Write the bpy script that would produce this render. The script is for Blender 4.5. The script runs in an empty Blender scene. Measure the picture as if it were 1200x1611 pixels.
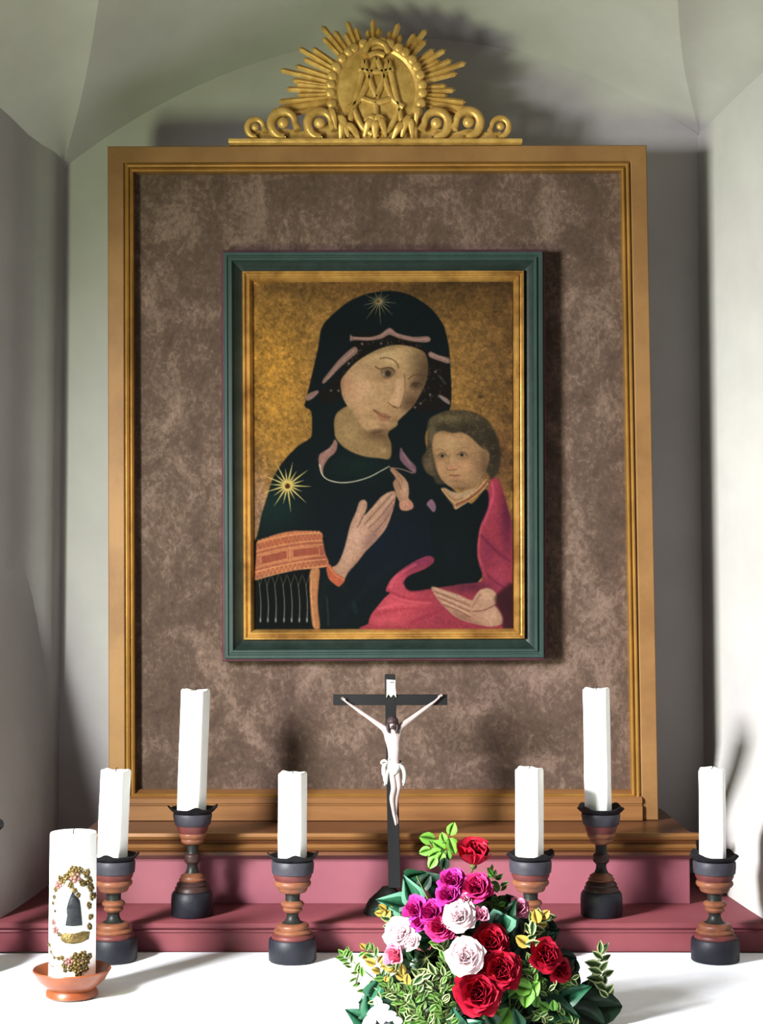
import bpy, bmesh, math, random
import numpy as np
from mathutils import Vector, Matrix, Quaternion
random.seed(7)
SC = bpy.context.scene
# ---------------------------------------------------------------- camera
F, PW, PH, HZ = 2500.0, 1200.0, 1611.0, 930.0      # focal length and horizon row, in the photograph's pixels
CAMZ = 1.744
TH = math.atan((HZ-PH/2)/F)
cam = bpy.data.cameras.new('camera'); camo = bpy.data.objects.new('camera', cam)
SC.collection.objects.link(camo); SC.camera = camo
cam.sensor_fit = 'HORIZONTAL'; cam.sensor_width = 36; cam.lens = 36*F/PW
camo.location = (0, 0, CAMZ); camo.rotation_euler = (math.pi/2+TH, 0, 0)
# ---------------------------------------------------------------- world: the dim church behind the camera
w = bpy.data.worlds.new('world'); SC.world = w; w.use_nodes = True
w.node_tree.nodes['Background'].inputs[0].default_value = (0.82, 0.77, 0.84, 1)
w.node_tree.nodes['Background'].inputs[1].default_value = 0.16
# ---------------------------------------------------------------- daylight through the side window (left wall)
def area(name, loc, to, sx, sy, power, col, spread=180):
    l = bpy.data.lights.new(name, 'AREA'); l.shape = 'RECTANGLE'; l.size = sx; l.size_y = sy
    l.energy = power; l.color = col; l.spread = math.radians(spread)
    o = bpy.data.objects.new(name, l); SC.collection.objects.link(o); o.location = loc
    o.rotation_euler = (Vector(to)-Vector(loc)).to_track_quat('-Z', 'Y').to_euler()
    return o
area('window_sky_light', (-1.60, 1.58, CAMZ+0.42), (0.45, 3.4, CAMZ-0.62), 0.42, 0.50, 74, (0.93, 0.95, 1.0), 84)
area('window_lawn_light', (-1.52, 1.62, CAMZ-0.30), (0.3, 3.8, CAMZ+0.90), 0.55, 0.50, 28, (0.80, 0.96, 0.56), 110)
SC.view_settings.view_transform = 'Standard'; SC.view_settings.look = 'None'
SC.view_settings.gamma = 1.0; SC.view_settings.use_curve_mapping = False
SC.view_settings.exposure = 0.0
# ---------------------------------------------------------------- helpers
def ray(px, py):
    u, v = px-PW/2, PH/2-py
    return Vector((u, F*math.cos(TH)-v*math.sin(TH), F*math.sin(TH)+v*math.cos(TH)))
def P(px, py, d):                      # the point of the world plane y = d seen at that place of the photograph
    r = ray(px, py); return Vector((0, 0, CAMZ))+r*(d/r.y)
def PZ(px, py, z):                     # the same for a horizontal plane
    r = ray(px, py); return Vector((0, 0, CAMZ))+r*((z-CAMZ)/r.z)
def srgb(h):
    v = [int(h[i:i+2], 16)/255 for i in (0, 2, 4)]
    return tuple(x/12.92 if x <= .04045 else ((x+.055)/1.055)**2.4 for x in v)
def link(o): SC.collection.objects.link(o); return o
def tag(o, label=None, cat=None, group=None, kind=None):
    for k, v in (('label', label), ('category', cat), ('group', group), ('kind', kind)):
        if v: o[k] = v
    return o
def thing(name, label, cat, loc=(0, 0, 0), group=None):
    o = link(bpy.data.objects.new(name, None)); o.location = loc; o.empty_display_size = .02
    return tag(o, label, cat, group)
def finish(bm, name, m, smooth=True, angle=None):
    bmesh.ops.recalc_face_normals(bm, faces=bm.faces[:])
    me = bpy.data.meshes.new(name); bm.to_mesh(me); bm.free()
    for x in (m if isinstance(m, (list, tuple)) else [m]): me.materials.append(x)
    if smooth:
        me.polygons.foreach_set('use_smooth', [True]*len(me.polygons))
        if angle: me.set_sharp_from_angle(angle=math.radians(angle))
    return me
def obj(name, me, parent=None, loc=None):
    o = link(bpy.data.objects.new(name, me))
    if parent: o.parent = parent
    if loc is not None: o.location = loc
    return o
def mesh_obj(name, bm, m, parent=None, smooth=True, angle=None, loc=None):
    return obj(name, finish(bm, name, m, smooth, angle), parent, loc)
def box(bm, x0, x1, y0, y1, z0, z1, bev=0):
    vs = [bm.verts.new((x, y, z)) for x in (x0, x1) for y in (y0, y1) for z in (z0, z1)]
    fs = [bm.faces.new([vs[i] for i in q]) for q in ((0, 1, 3, 2), (4, 6, 7, 5), (0, 4, 5, 1), (2, 3, 7, 6), (0, 2, 6, 4), (1, 5, 7, 3))]
    if bev:
        es = list({e for f in fs for e in f.edges})
        bmesh.ops.bevel(bm, geom=es, offset=bev, segments=2, affect='EDGES', profile=.6)
def lathe(bm, prof, n=32, wob=None, cx=0, cy=0):
    rings = []
    for r, z in prof:
        if r < 1e-5: rings.append([bm.verts.new((cx, cy, z))]); continue
        ring = []
        for i in range(n):
            a = 2*math.pi*i/n; rr, zz = (r, z) if wob is None else wob(r, z, a)
            ring.append(bm.verts.new((cx+rr*math.cos(a), cy+rr*math.sin(a), zz)))
        rings.append(ring)
    for a, b in zip(rings, rings[1:]):
        for i in range(n):
            j = (i+1) % n
            if len(a) == 1 and len(b) > 1: bm.faces.new((a[0], b[i], b[j]))
            elif len(b) == 1 and len(a) > 1: bm.faces.new((a[i], b[0], a[j]))
            elif len(a) > 1: bm.faces.new((a[i], a[j], b[j], b[i]))
def tube(bm, pts, rad, n=8, flat=1.0, up=Vector((0, 1, 0)), caps=True):
    pts = [Vector(p) for p in pts]; m = len(pts); rings = []
    for k, p in enumerate(pts):
        t = (pts[min(k+1, m-1)]-pts[max(k-1, 0)]).normalized()
        a = t.cross(up); a = a.normalized() if a.length > 1e-4 else t.orthogonal().normalized()
        b = a.cross(t).normalized(); r = rad[k] if isinstance(rad, (list, tuple)) else rad
        rings.append([bm.verts.new(p+a*(r*math.cos(2*math.pi*i/n))+b*(r*flat*math.sin(2*math.pi*i/n))) for i in range(n)])
    for x, y in zip(rings, rings[1:]):
        for i in range(n): bm.faces.new((x[i], x[(i+1) % n], y[(i+1) % n], y[i]))
    if caps: bm.faces.new(rings[0]); bm.faces.new(rings[-1][::-1])
def ball(bm, c, r, sq=(1, 1, 1), sub=2, rot=None):
    q = bmesh.ops.create_icosphere(bm, subdivisions=sub, radius=1)['verts']
    for v in q:
        p = Vector((v.co.x*r*sq[0], v.co.y*r*sq[1], v.co.z*r*sq[2]))
        if rot: p = rot @ p
        v.co = p+Vector(c)
def crom(p, n=8):
    p = [Vector(x) for x in p]; q = [2*p[0]-p[1]]+p+[2*p[-1]-p[-2]]; out = []
    for i in range(len(p)-1):
        a, b, d, e = q[i:i+4]
        for k in range(n):
            t = k/n; out.append(.5*(2*b+(d-a)*t+(2*a-5*b+4*d-e)*t*t+(3*b-a-3*d+e)*t**3))
    return out+[p[-1]]
# ---------------------------------------------------------------- materials
def mat(name, col, rough=.6, metal=0, c2=None, scale=20, detail=4, lo=.35, hi=.65, bump=0, bscale=60, stretch=(1, 1, 1), rand=0, sheen=0, coat=0, sss=0, spec=.2, trans=0, tint=None):
    m = bpy.data.materials.new(name); m.use_nodes = True; nt = m.node_tree; N, L = nt.nodes, nt.links
    b = N['Principled BSDF']; c1 = srgb(col) if isinstance(col, str) else col
    b.inputs['Base Color'].default_value = (*c1, 1); b.inputs['Roughness'].default_value = rough; b.inputs['Metallic'].default_value = metal
    b.inputs['Specular IOR Level'].default_value = spec
    if sheen: b.inputs['Sheen Weight'].default_value = sheen; b.inputs['Sheen Roughness'].default_value = .4
    if coat: b.inputs['Coat Weight'].default_value = coat; b.inputs['Coat Roughness'].default_value = .25
    if sss:
        b.inputs['Subsurface Weight'].default_value = sss; b.inputs['Subsurface Radius'].default_value = (.02, .015, .01); b.inputs['Subsurface Scale'].default_value = .5
    tc = N.new('ShaderNodeTexCoord'); mp = N.new('ShaderNodeMapping'); mp.inputs['Scale'].default_value = stretch
    L.new(tc.outputs['Object'], mp.inputs[0]); out = None
    if c2:
        n = N.new('ShaderNodeTexNoise'); n.inputs['Scale'].default_value = scale; n.inputs['Detail'].default_value = detail; n.inputs['Roughness'].default_value = .65
        L.new(mp.outputs[0], n.inputs['Vector']); r = N.new('ShaderNodeValToRGB'); L.new(n.outputs['Fac'], r.inputs[0])
        r.color_ramp.elements[0].position = lo; r.color_ramp.elements[0].color = (*c1, 1)
        r.color_ramp.elements[1].position = hi; r.color_ramp.elements[1].color = (*(srgb(c2) if isinstance(c2, str) else c2), 1)
        out = r.outputs[0]
    if rand:
        oi = N.new('ShaderNodeObjectInfo'); hs = N.new('ShaderNodeHueSaturation'); mr = N.new('ShaderNodeMapRange')
        L.new(oi.outputs['Random'], mr.inputs[0]); mr.inputs[3].default_value = 1-rand; mr.inputs[4].default_value = 1+rand
        if out: L.new(out, hs.inputs['Color'])
        else: hs.inputs['Color'].default_value = (*c1, 1)
        L.new(mr.outputs[0], hs.inputs['Value']); out = hs.outputs[0]
    if out: L.new(out, b.inputs['Base Color'])
    if bump:
        n = N.new('ShaderNodeTexNoise'); n.inputs['Scale'].default_value = bscale; n.inputs['Detail'].default_value = 5
        L.new(mp.outputs[0], n.inputs['Vector']); bp = N.new('ShaderNodeBump'); bp.inputs['Strength'].default_value = bump; bp.inputs['Distance'].default_value = .004
        L.new(n.outputs['Fac'], bp.inputs['Height']); L.new(bp.outputs[0], b.inputs['Normal'])
    return m
M = {}
M['plaster'] = mat('plaster', '9c9794', .9, c2='a49f9c', scale=4, bump=.25, bscale=22, spec=.2)
M['cloth'] = mat('white_linen', 'f2f3f5', .85, c2='e9ebf0', scale=9, bump=.12, bscale=300, spec=.2)
M['gilt'] = mat('gilded_wood', 'a87c3e', .26, .6, c2='8a6430', scale=7, detail=5, bump=.06, bscale=90)
M['gilt_flat'] = mat('gold_leaf_on_wood', '7c5a36', .48, .15, c2='68482a', scale=5, detail=6, lo=.4, hi=.7, bump=.08, bscale=60)
M['gilt_light'] = mat('bright_gilding', 'b88c4a', .24, .6, c2='80592c', scale=12, bump=.05)
M['gilt_crest'] = mat('carved_gilding', 'c69e5a', .36, .35, c2='a47e40', scale=30, detail=3, bump=.2, bscale=120)
M['velvet'] = None
M['green'] = mat('green_lacquer', '273632', .38, c2='22302c', scale=25, bump=.1, bscale=80, coat=.3, stretch=(1, 1, .3))
M['green_dark'] = mat('dark_green_lacquer', '18231f', .45, c2='111a17', scale=25, bump=.1)
M['maroon'] = mat('maroon_lacquer', '4a2630', .4, c2='3a1c26', scale=20)
M['wood'] = mat('stained_wood', '633c22', .42, .1, c2='452818', scale=9, detail=6, lo=.3, hi=.75, bump=.08, bscale=40, stretch=(.25, 1, 3), coat=.25)
M['sill'] = mat('brown_sill_wood', '7c5430', .42, .1, c2='5c3a20', scale=9, detail=6, lo=.3, hi=.75, stretch=(.25, 1, 3), coat=.25)
M['wood_light'] = mat('golden_moulding', '78512e', .4, .2, c2='61401f', scale=9, detail=5, stretch=(.25, 1, 3), coat=.2)
M['red'] = mat('red_painted_wood', '7c444e', .6, c2='743e48', scale=6, bump=.05, bscale=60, spec=.3)
M['red_step'] = mat('brick_red_painted_wood', '6c363b', .5, c2='643036', scale=6, bump=.05, bscale=60)
M['wax'] = mat('white_wax', 'f4f5f0', .45, c2='eceee8', scale=8, sss=.12, bump=.05, bscale=30)
M['wick'] = mat('charred_wick', '1c1a18', .9)
M['black'] = mat('black_paint', '0b0a0c', .6, c2='121014', scale=30, bump=.1)
M['slate'] = mat('slate_blue_paint', '333138', .5, c2='29272d', scale=30, bump=.12, bscale=90)
M['slate_dark'] = mat('dark_blue_paint', '1b1b22', .5, c2='131319', scale=30, bump=.12, bscale=90)
M['st_red'] = mat('russet_paint', '582b28', .45, c2='46211f', scale=20, bump=.08)
M['ochre'] = mat('ochre_paint', '70452e', .42, c2='563225', scale=25, bump=.08)
M['olive'] = mat('dark_olive_paint', '1e1f1b', .45, c2='161613', scale=25)
M['st_brown'] = mat('dark_brown_paint', '33201c', .45, c2='261816', scale=25)
M['terracotta'] = mat('orange_brown_wood', '7e4224', .4, c2='66321a', scale=14, detail=5, stretch=(1, 1, 2), coat=.3, bump=.04)
M['ivory'] = mat('ivory_paint', '958480', .5, c2='857572', scale=30)
M['ivory_cloth'] = mat('pale_grey_paint', 'a09d98', .5, c2='8c8984', scale=40)
M['hair'] = mat('dark_brown_carving', '2c1f20', .6)
M['paper'] = mat('cream_scroll', 'b8b4a4', .7, c2='a09c8c', scale=40)
M['cross'] = mat('black_stained_wood', '050405', .5, c2='0b090a', scale=12, stretch=(1, 1, .3), coat=.3)
M['stone'] = mat('dark_mound_paint', '0c0d0c', .6, c2='151613', scale=20, bump=.4, bscale=60)
M['robe'] = mat('charcoal_wax', '1e1f22', .6, c2='131418', scale=50, bump=.3, bscale=200)
M['gold_wax'] = mat('gold_wax', '6e5c34', .35, .5, c2='3c2e18', scale=120, lo=.3, hi=.7, bump=.5, bscale=300)
M['pink_wax'] = mat('dusky_pink_wax', '74504a', .5)
for n_, c_, d_ in (('r_red', 'a8112b', '82091f'), ('r_mag', 'bc2c80', 'a02070'), ('r_cer', 'c02c68', 'a8205a'), ('r_pale', 'f6e6e8', 'ecd0d6'), ('r_pink', 'd98fa8', 'c46e8c'), ('r_deep', 'a80f2a', '7c081c'), ('r_white', 'f4f2f0', 'e4e4e0'), ('r_bud', 'd44a78', 'f0b8c4')):
    M[n_] = mat('petal_'+{'r_red': 'red', 'r_mag': 'magenta', 'r_cer': 'cerise', 'r_pale': 'pale_pink', 'r_pink': 'pink', 'r_deep': 'crimson', 'r_white': 'white', 'r_bud': 'bud_pink'}[n_], c_, .55, c2=d_, scale=60, lo=.4, hi=.65, rand=.12, sss=.05)
M['leaf_dark'] = mat('dark_ivy_leaf', '163c24', .35, c2='0f2a1a', scale=40, rand=.3, coat=.2)
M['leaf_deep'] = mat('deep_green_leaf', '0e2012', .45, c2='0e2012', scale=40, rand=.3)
M['leaf_mid'] = mat('mid_green_leaf', '456c28', .45, c2='355a20', scale=40, rand=.25)
M['leaf_light'] = mat('light_green_leaf', '5c8a30', .5, c2='4c7828', scale=40, rand=.15)
M['leaf_teal'] = mat('blue_green_leaf', '205038', .4, c2='183f2a', scale=40, rand=.2, coat=.2)
M['vein'] = mat('pale_leaf_vein', '55806a', .45, rand=.1)
M['cream'] = mat('cream_leaf_margin', '989f6a', .55, rand=.15)
M['lime'] = mat('lime_leaf_margin', '566c30', .55, rand=.2)
M['vg'] = mat('variegated_leaf_green', '36502a', .5, c2='283e1c', scale=40, rand=.25)
M['yellow_leaf'] = mat('yellowing_leaf', '9c8238', .5, c2='7c6428', scale=30, rand=.2)
M['stem'] = mat('green_stem', '3c5a28', .6, c2='4a4a24', scale=30)
M['bowl'] = mat('dark_glazed_pottery', '20302a', .3, c2='16221e', scale=20, coat=.4)
M['earth'] = mat('stone_floor', '6c675e', .8, c2='5a554e', scale=5, bump=.2)
def velvet():
    m = mat('crushed_velvet', '4d3c37', .85, sheen=.35, spec=.15); nt = m.node_tree; N, L = nt.nodes, nt.links
    tc = N.new('ShaderNodeTexCoord'); b = N['Principled BSDF']
    def noise(sc, det, vec=(1, 1, 1)):
        mp = N.new('ShaderNodeMapping'); mp.inputs['Scale'].default_value = vec; L.new(tc.outputs['Object'], mp.inputs[0])
        n = N.new('ShaderNodeTexNoise'); n.inputs['Scale'].default_value = sc; n.inputs['Detail'].default_value = det; n.inputs['Roughness'].default_value = .7
        n.inputs['Distortion'].default_value = .6; L.new(mp.outputs[0], n.inputs['Vector']); return n.outputs['Fac']
    a, c = noise(9, 5, (1, 1, .8)), noise(90, 6, (1, 1, .8))
    mx = N.new('ShaderNodeMath'); mx.operation = 'MULTIPLY_ADD'; L.new(a, mx.inputs[0]); mx.inputs[1].default_value = .6
    m2 = N.new('ShaderNodeMath'); m2.operation = 'MULTIPLY'; L.new(c, m2.inputs[0]); m2.inputs[1].default_value = .45; L.new(m2.outputs[0], mx.inputs[2])
    r = N.new('ShaderNodeValToRGB'); L.new(mx.outputs[0], r.inputs[0]); e = r.color_ramp.elements
    e[0].position = .38; e[0].color = (*srgb('352720'), 1); e[1].position = .72; e[1].color = (*srgb('705b50'), 1)
    k = e.new(.52); k.color = (*srgb('46362d'), 1); L.new(r.outputs[0], b.inputs['Base Color'])
    bp = N.new('ShaderNodeBump'); bp.inputs['Strength'].default_value = .35; bp.inputs['Distance'].default_value = .004
    L.new(mx.outputs[0], bp.inputs['Height']); L.new(bp.outputs[0], b.inputs['Normal']); return m
M['velvet'] = velvet()
PAINT_GAIN = 0.40
def paint_panel():
    """the devotional panel as an array of paint colours, y down, one cell per pixel of 398..804 x 442..988"""
    X0, Y0, X1, Y1, S = 397.0, 441.0, 806.0, 990.0, 2
    W, H = int((X1-X0)*S), int((Y1-Y0)*S)
    rng = np.random.RandomState(4)
    yy, xx = np.mgrid[0:H, 0:W]
    PX, PY = X0+(xx+.5)/S, Y0+(yy+.5)/S
    def c(h):
        v = np.array([int(h[i:i+2], 16) for i in (0, 2, 4)])/255.
        return v
    def smooth(p, closed=True, n=8):
        p = np.array(p, float)
        if closed: q = np.vstack([p[-1:], p, p[:2]]); m = len(p)
        else: q = np.vstack([2*p[:1]-p[1:2], p, 2*p[-1:]-p[-2:-1]]); m = len(p)-1
        t = np.linspace(0, 1, n, endpoint=False)[:, None]; out = []
        for i in range(m):
            a, b, d, e = q[i:i+4]
            out.append(.5*(2*b+(d-a)*t+(2*a-5*b+4*d-e)*t*t+(3*b-a-3*d+e)*t**3))
        if not closed: out.append(p[-1:])
        return np.vstack(out)
    def blur(m, r):
        r *= S
        if r < .3: return m
        k = max(1, int(r*2.5)); w = np.exp(-.5*(np.arange(-k, k+1)/r)**2); w /= w.sum()
        for ax in (0, 1):
            pad = [(k, k) if a == ax else (0, 0) for a in (0, 1)]
            q = np.pad(m, pad, mode='edge'); o = np.zeros_like(m)
            for i, wi in enumerate(w):
                o += wi*(q[i:i+m.shape[0]] if ax == 0 else q[:, i:i+m.shape[1]])
            m = o
        return m
    class Box: pass
    img = np.zeros((H, W, 3))
    def window(p, pad):
        x0 = max(0, int((p[:, 0].min()-X0-pad)*S)); x1 = min(W, int((p[:, 0].max()-X0+pad)*S)+1)
        y0 = max(0, int((p[:, 1].min()-Y0-pad)*S)); y1 = min(H, int((p[:, 1].max()-Y0+pad)*S)+1)
        return slice(y0, max(y1, y0)), slice(x0, max(x1, x0))
    def mask_poly(p, soft):
        w = window(p, soft*3+2); gx, gy = PX[w], PY[w]
        ins = np.zeros(gx.shape, bool); j = len(p)-1
        for i in range(len(p)):
            (xi, yi), (xj, yj) = p[i], p[j]
            if yi != yj:
                ins ^= ((yi > gy) != (yj > gy)) & (gx < (xj-xi)*(gy-yi)/(yj-yi)+xi)
            j = i
        return w, blur(ins.astype(float), soft)
    def put(w, m, col, op=1.):
        m = (m*op)[..., None]; img[w] = img[w]*(1-m)+np.array(col)*m
    def poly(pts, col, soft=.5, op=1., sharp=False, clip=None):
        p = np.array(pts, float) if sharp else smooth(pts)
        w, m = mask_poly(p, soft)
        if clip is not None: m = m*clip[w]
        put(w, m, c(col) if isinstance(col, str) else col, op)
    def full(pts, soft=.5, sharp=False):
        p = np.array(pts, float) if sharp else smooth(pts)
        w, m = mask_poly(p, soft); f = np.zeros((H, W)); f[w] = m; return f
    def line(pts, col, w0, w1=None, soft=.4, op=1., curve=True, clip=None):
        p = smooth(pts, False) if curve and len(pts) > 2 else np.array(pts, float)
        w1 = w0 if w1 is None else w1; w = window(p, max(w0, w1)+soft*3+1)
        gx, gy = PX[w], PY[w]; best = np.full(gx.shape, 1e9); n = len(p)-1
        for i in range(n):
            a, b = p[i], p[i+1]; d = b-a; L = max(d@d, 1e-9)
            t = np.clip(((gx-a[0])*d[0]+(gy-a[1])*d[1])/L, 0, 1)
            q = np.hypot(gx-a[0]-t*d[0], gy-a[1]-t*d[1])-(w0+(w1-w0)*(i+t)/n)/2
            best = np.minimum(best, q)
        m = np.clip(.5-best/max(soft*2, .01), 0, 1)
        if clip is not None: m = m*clip[w]
        put(w, m, c(col), op)
    def spot(x, y, rx, ry, col, op=1., ang=0., clip=None, hard=False):
        ca, sa = np.cos(ang), np.sin(ang); R = max(rx, ry)*3
        w = window(np.array([[x-R, y-R], [x+R, y+R]]), 1); gx, gy = PX[w]-x, PY[w]-y
        u = (gx*ca+gy*sa)/rx; v = (-gx*sa+gy*ca)/ry; r2 = u*u+v*v
        m = np.clip((1.15-np.sqrt(r2))/.3, 0, 1) if hard else np.exp(-r2)
        if clip is not None: m = m*clip[w]
        put(w, m, c(col), op)
    A = lambda *a: [(390+a[i]/2.7273, 430+a[i+1]/2.7273) for i in range(0, len(a), 2)]
    B = lambda *a: [(450+a[i]/4, 450+a[i+1]/4) for i in range(0, len(a), 2)]
    D = lambda *a: [(380+a[i]/5, 700+a[i+1]/5) for i in range(0, len(a), 2)]
    E = lambda *a: [(560+a[i]/4.24, 620+a[i+1]/4.24) for i in range(0, len(a), 2)]
    def one(f, x, y): return f(x, y)[0]
    # --- gilded ground, worn and darker towards the top and the right
    img[:] = c('8a6535')
    n1 = blur(rng.rand(H, W), 9); n1 = (n1-n1.mean())/n1.std()
    n2 = blur(rng.rand(H, W), 2); n2 = (n2-n2.mean())/n2.std()
    n3 = blur(rng.rand(H, W), .7); n3 = (n3-n3.mean())/n3.std()
    for x, y, rx, ry, col, op in ((430, 620, 55, 120, 'b07f36', .75), (425, 560, 40, 60, 'b88438', .5), (700, 450, 190, 45, '4a3520', .8),
                                  (800, 520, 50, 160, '543c24', .75), (755, 560, 40, 60, '86613a', .5), (790, 720, 30, 60, '4c3224', .6),
                                  (450, 450, 80, 20, '614526', .6), (405, 800, 22, 60, '9c7864', .8), (560, 450, 60, 16, '6b4a28', .5)):
        spot(x, y, rx, ry, col, op)
    img *= (1+.05*n1+.045*n2+.035*n3)[..., None]
    spot(756, 626, 4, 2, '2c1d12', .8); spot(700, 604, 6, 3, '5b3f24', .4)
    # --- mantle
    DK = '0c1416'
    mantle = A(600,78, 660,84, 720,108, 780,150, 826,205, 846,250, 862,330, 868,420, 872,500, 866,585, 840,600, 790,640, 760,700,
               770,770, 800,850, 900,950, 1000,1050, 1010,1250, 960,1350, 830,1350, 600,1400, 510,1530, 300,1530, 15,1530, 15,1200, 40,1130,
               60,1040, 85,960, 110,880, 150,815, 210,750, 262,715, 275,690, 272,600, 244,575, 250,545, 268,470, 300,330, 320,230, 380,165, 440,120, 520,88)
    M = full(mantle, .7); put((slice(None), slice(None)), M, c(DK))
    spot(430, 800, 45, 40, '16302c', .7, clip=M); spot(560, 735, 50, 22, '10241f', .8, clip=M); spot(560, 620, 30, 60, '0f1a20', .4, clip=M)
    spot(600, 860, 80, 60, '0d1826', .7, clip=M); spot(700, 880, 60, 60, '0b1420', .6, clip=M); spot(600, 480, 60, 20, '101c20', .5, clip=M)
    line(A(300,1480, 350,1300, 420,1360), '17201f', 6, soft=5, op=.6, clip=M)
    line(A(380,1500, 520,1340, 640,1240), '141d22', 10, soft=6, op=.6, clip=M)
    # --- patterned undercap
    poly(A(455,290, 480,262, 610,270, 700,290, 770,330, 850,400, 862,560, 740,600, 700,560, 735,470, 755,400, 720,335, 640,312, 560,325, 470,380, 420,440, 395,540, 330,560, 300,520, 360,470, 420,390), '17120f', .8)
    for k in range(60):
        t = rng.rand(); a = rng.rand()
        x, y = (410+80*t+rng.randn()*8, 420-110*t+rng.randn()*14) if a < .4 else ((480+260*t, 285+30*t+rng.randn()*9) if a < .7 else (745+90*t, 400+180*rng.rand()))
        q = A(x, y)[0]; spot(q[0], q[1], 1.2, 1.2, '6c5a4c', .55)
    for x, y in ((478,368), (598,366), (284,664), (330,664), (395,492), (905,690), (845,745), (938,545), (810,770)):
        q = B(x, y)[0]; spot(q[0], q[1], 1.7, 1.7, '9a9088', .75)
    # --- neck
    neck = A(385,600, 372,690, 395,735, 440,768, 500,790, 560,797, 608,798, 614,740, 600,690, 640,640, 500,560)
    poly(neck, '8a6e4a', .8); NK = full(neck, .8)
    spot(*A(440,690)[0], 16, 18, 'a98a62', .5, clip=NK); spot(*A(560,700)[0], 22, 9, '5e4630', .85, clip=NK, ang=.1)
    spot(*A(600,740)[0], 9, 20, '6d5236', .7, clip=NK); spot(*A(585,765)[0], 7, 5, 'a98a62', .6, clip=NK)
    # --- face
    face = B(345,610, 372,560, 430,495, 500,445, 580,405, 660,380, 740,378, 820,398, 872,430, 890,500, 884,580, 862,650, 826,715, 790,770,
             740,820, 690,868, 640,905, 590,935, 545,938, 500,910, 460,870, 425,810, 385,760, 355,700)
    F = full(face, .7); put((slice(None), slice(None)), F, c('a5825e'))
    def fs(x, y, rx, ry, col, op, ang=0.):
        q = B(x, y)[0]; spot(q[0], q[1], rx/4, ry/4, col, op, ang, F)
    fs(650, 440, 130, 60, 'b99a70', .8); fs(480, 640, 100, 110, 'bc9573', .85); fs(830, 470, 60, 90, '7d6547', .75); fs(850, 600, 60, 110, '5d4632', .85)
    fs(770, 740, 60, 60, '6b4f3a', .75, -.5); fs(640, 470, 60, 40, 'c0a078', .5); fs(390, 640, 30, 60, 'a8705c', .45); fs(440, 700, 60, 60, 'bd8d70', .5)
    fs(560, 925, 90, 22, '70523a', .8, -.25); fs(560, 870, 55, 28, 'b5906c', .7); fs(430, 830, 25, 70, '8c6a4c', .6, -.5); fs(680, 850, 40, 30, '7c5b42', .6, -.7)
    fs(620, 560, 75, 42, '8f7050', .6, .15); fs(560, 500, 60, 26, '9c7c58', .5, -.4)
    fs(900, 520, 60, 200, '453324', .75); fs(820, 760, 70, 90, '4a3526', .7, -.5); fs(540, 940, 120, 18, '4f3826', .85, -.2); fs(400, 850, 30, 90, '6f5238', .6, -.5)
    fs(600, 590, 90, 20, '8e6a4a', .5); fs(540, 830, 40, 26, '8f6c4e', .5); fs(480, 760, 60, 80, 'b58c68', .5); fs(350, 620, 18, 90, '8a6048', .6); fs(600, 410, 200, 16, '7c6244', .5, -.25)
    # nose
    poly(B(742,575, 748,640, 742,700, 720,760, 700,772, 664,758, 640,738, 655,715, 668,690, 690,640, 715,590), 'bb9270', 1.2, .8, clip=F)
    line(B(742,560, 748,640, 740,700, 722,760), '5c4631', 1.8, 2.2, 1.2, .6, clip=F)
    line(B(722,762, 700,775, 664,756, 640,738), '6d4a36', 1.6, soft=.8, op=.85, clip=F); spot(*B(683,766)[0], 3, 1.2, '4a2f22', .7, clip=F)
    line(B(700,600, 705,680, 690,735), 'cba582', 5, soft=2.5, op=.55, clip=F)
    # eyes and brows
    line(B(590,462, 625,456, 665,466, 695,490, 708,520), '5f4630', 1.9, soft=.9, op=.8, clip=F)
    poly(B(592,545, 615,522, 650,516, 676,534, 684,556, 662,580, 628,590, 604,575), '6e5640', .8, .9, clip=F)
    spot(*B(640,556)[0], 4.8, 5.0, '33281c', .9, clip=F, hard=True); spot(*B(612,562)[0], 2.5, 3.6, '8f8266', .8, clip=F)
    line(B(560,512, 590,528, 625,520, 660,520, 688,545), '46331f', 1.7, soft=.7, op=.85, clip=F)
    line(B(604,582, 640,600, 678,582), 'a8805c', 1.5, soft=.7, op=.7, clip=F); fs(640, 618, 50, 18, 'b58d6c', .5)
    line(B(770,590, 800,568, 840,562, 872,572), '4e3a28', 1.8, soft=1, op=.7, clip=F)
    spot(*B(812,630)[0], 7, 5.5, '3b2c20', .85, clip=F); line(B(780,640, 800,618, 835,616, 852,630), '2c2018', 1.3, soft=.6, op=.7, clip=F)
    line(B(780,680, 820,690, 845,660), '8a6a4c', 2.0, soft=1.2, op=.5, clip=F)
    # mouth
    poly(B(548,785, 580,792, 604,806, 628,808, 660,828, 640,836, 600,826, 570,812), '7a4c3a', .9, .65, clip=F)
    poly(B(570,818, 600,828, 640,836, 655,842, 625,858, 590,850), '8e5a44', 1.1, .6, clip=F)
    line(B(545,783, 575,806, 604,826, 640,835, 662,828), '5a3426', 1.0, soft=.6, op=.75, clip=F); fs(600, 880, 45, 12, '8a6448', .6, .2)
    fs(640, 775, 14, 16, '97704f', .5)
    # --- pink border of the hood
    for pts in (B(408,300, 420,322, 520,326, 590,308, 650,268, 700,300, 800,324, 895,322, 900,355, 830,358, 730,340, 680,322, 645,312, 600,335, 520,348, 430,345, 402,352),
                B(424,390, 450,402, 440,430, 360,500, 300,560, 240,618, 232,598, 290,520, 350,450), B(905,418, 960,440, 1024,460, 1024,492, 980,482, 900,450),
                B(132,690, 190,664, 205,672, 170,712, 130,728), B(960,688, 1020,720, 1026,752, 980,722)):
        poly(pts, '8a6a60', .6, .95)
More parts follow.
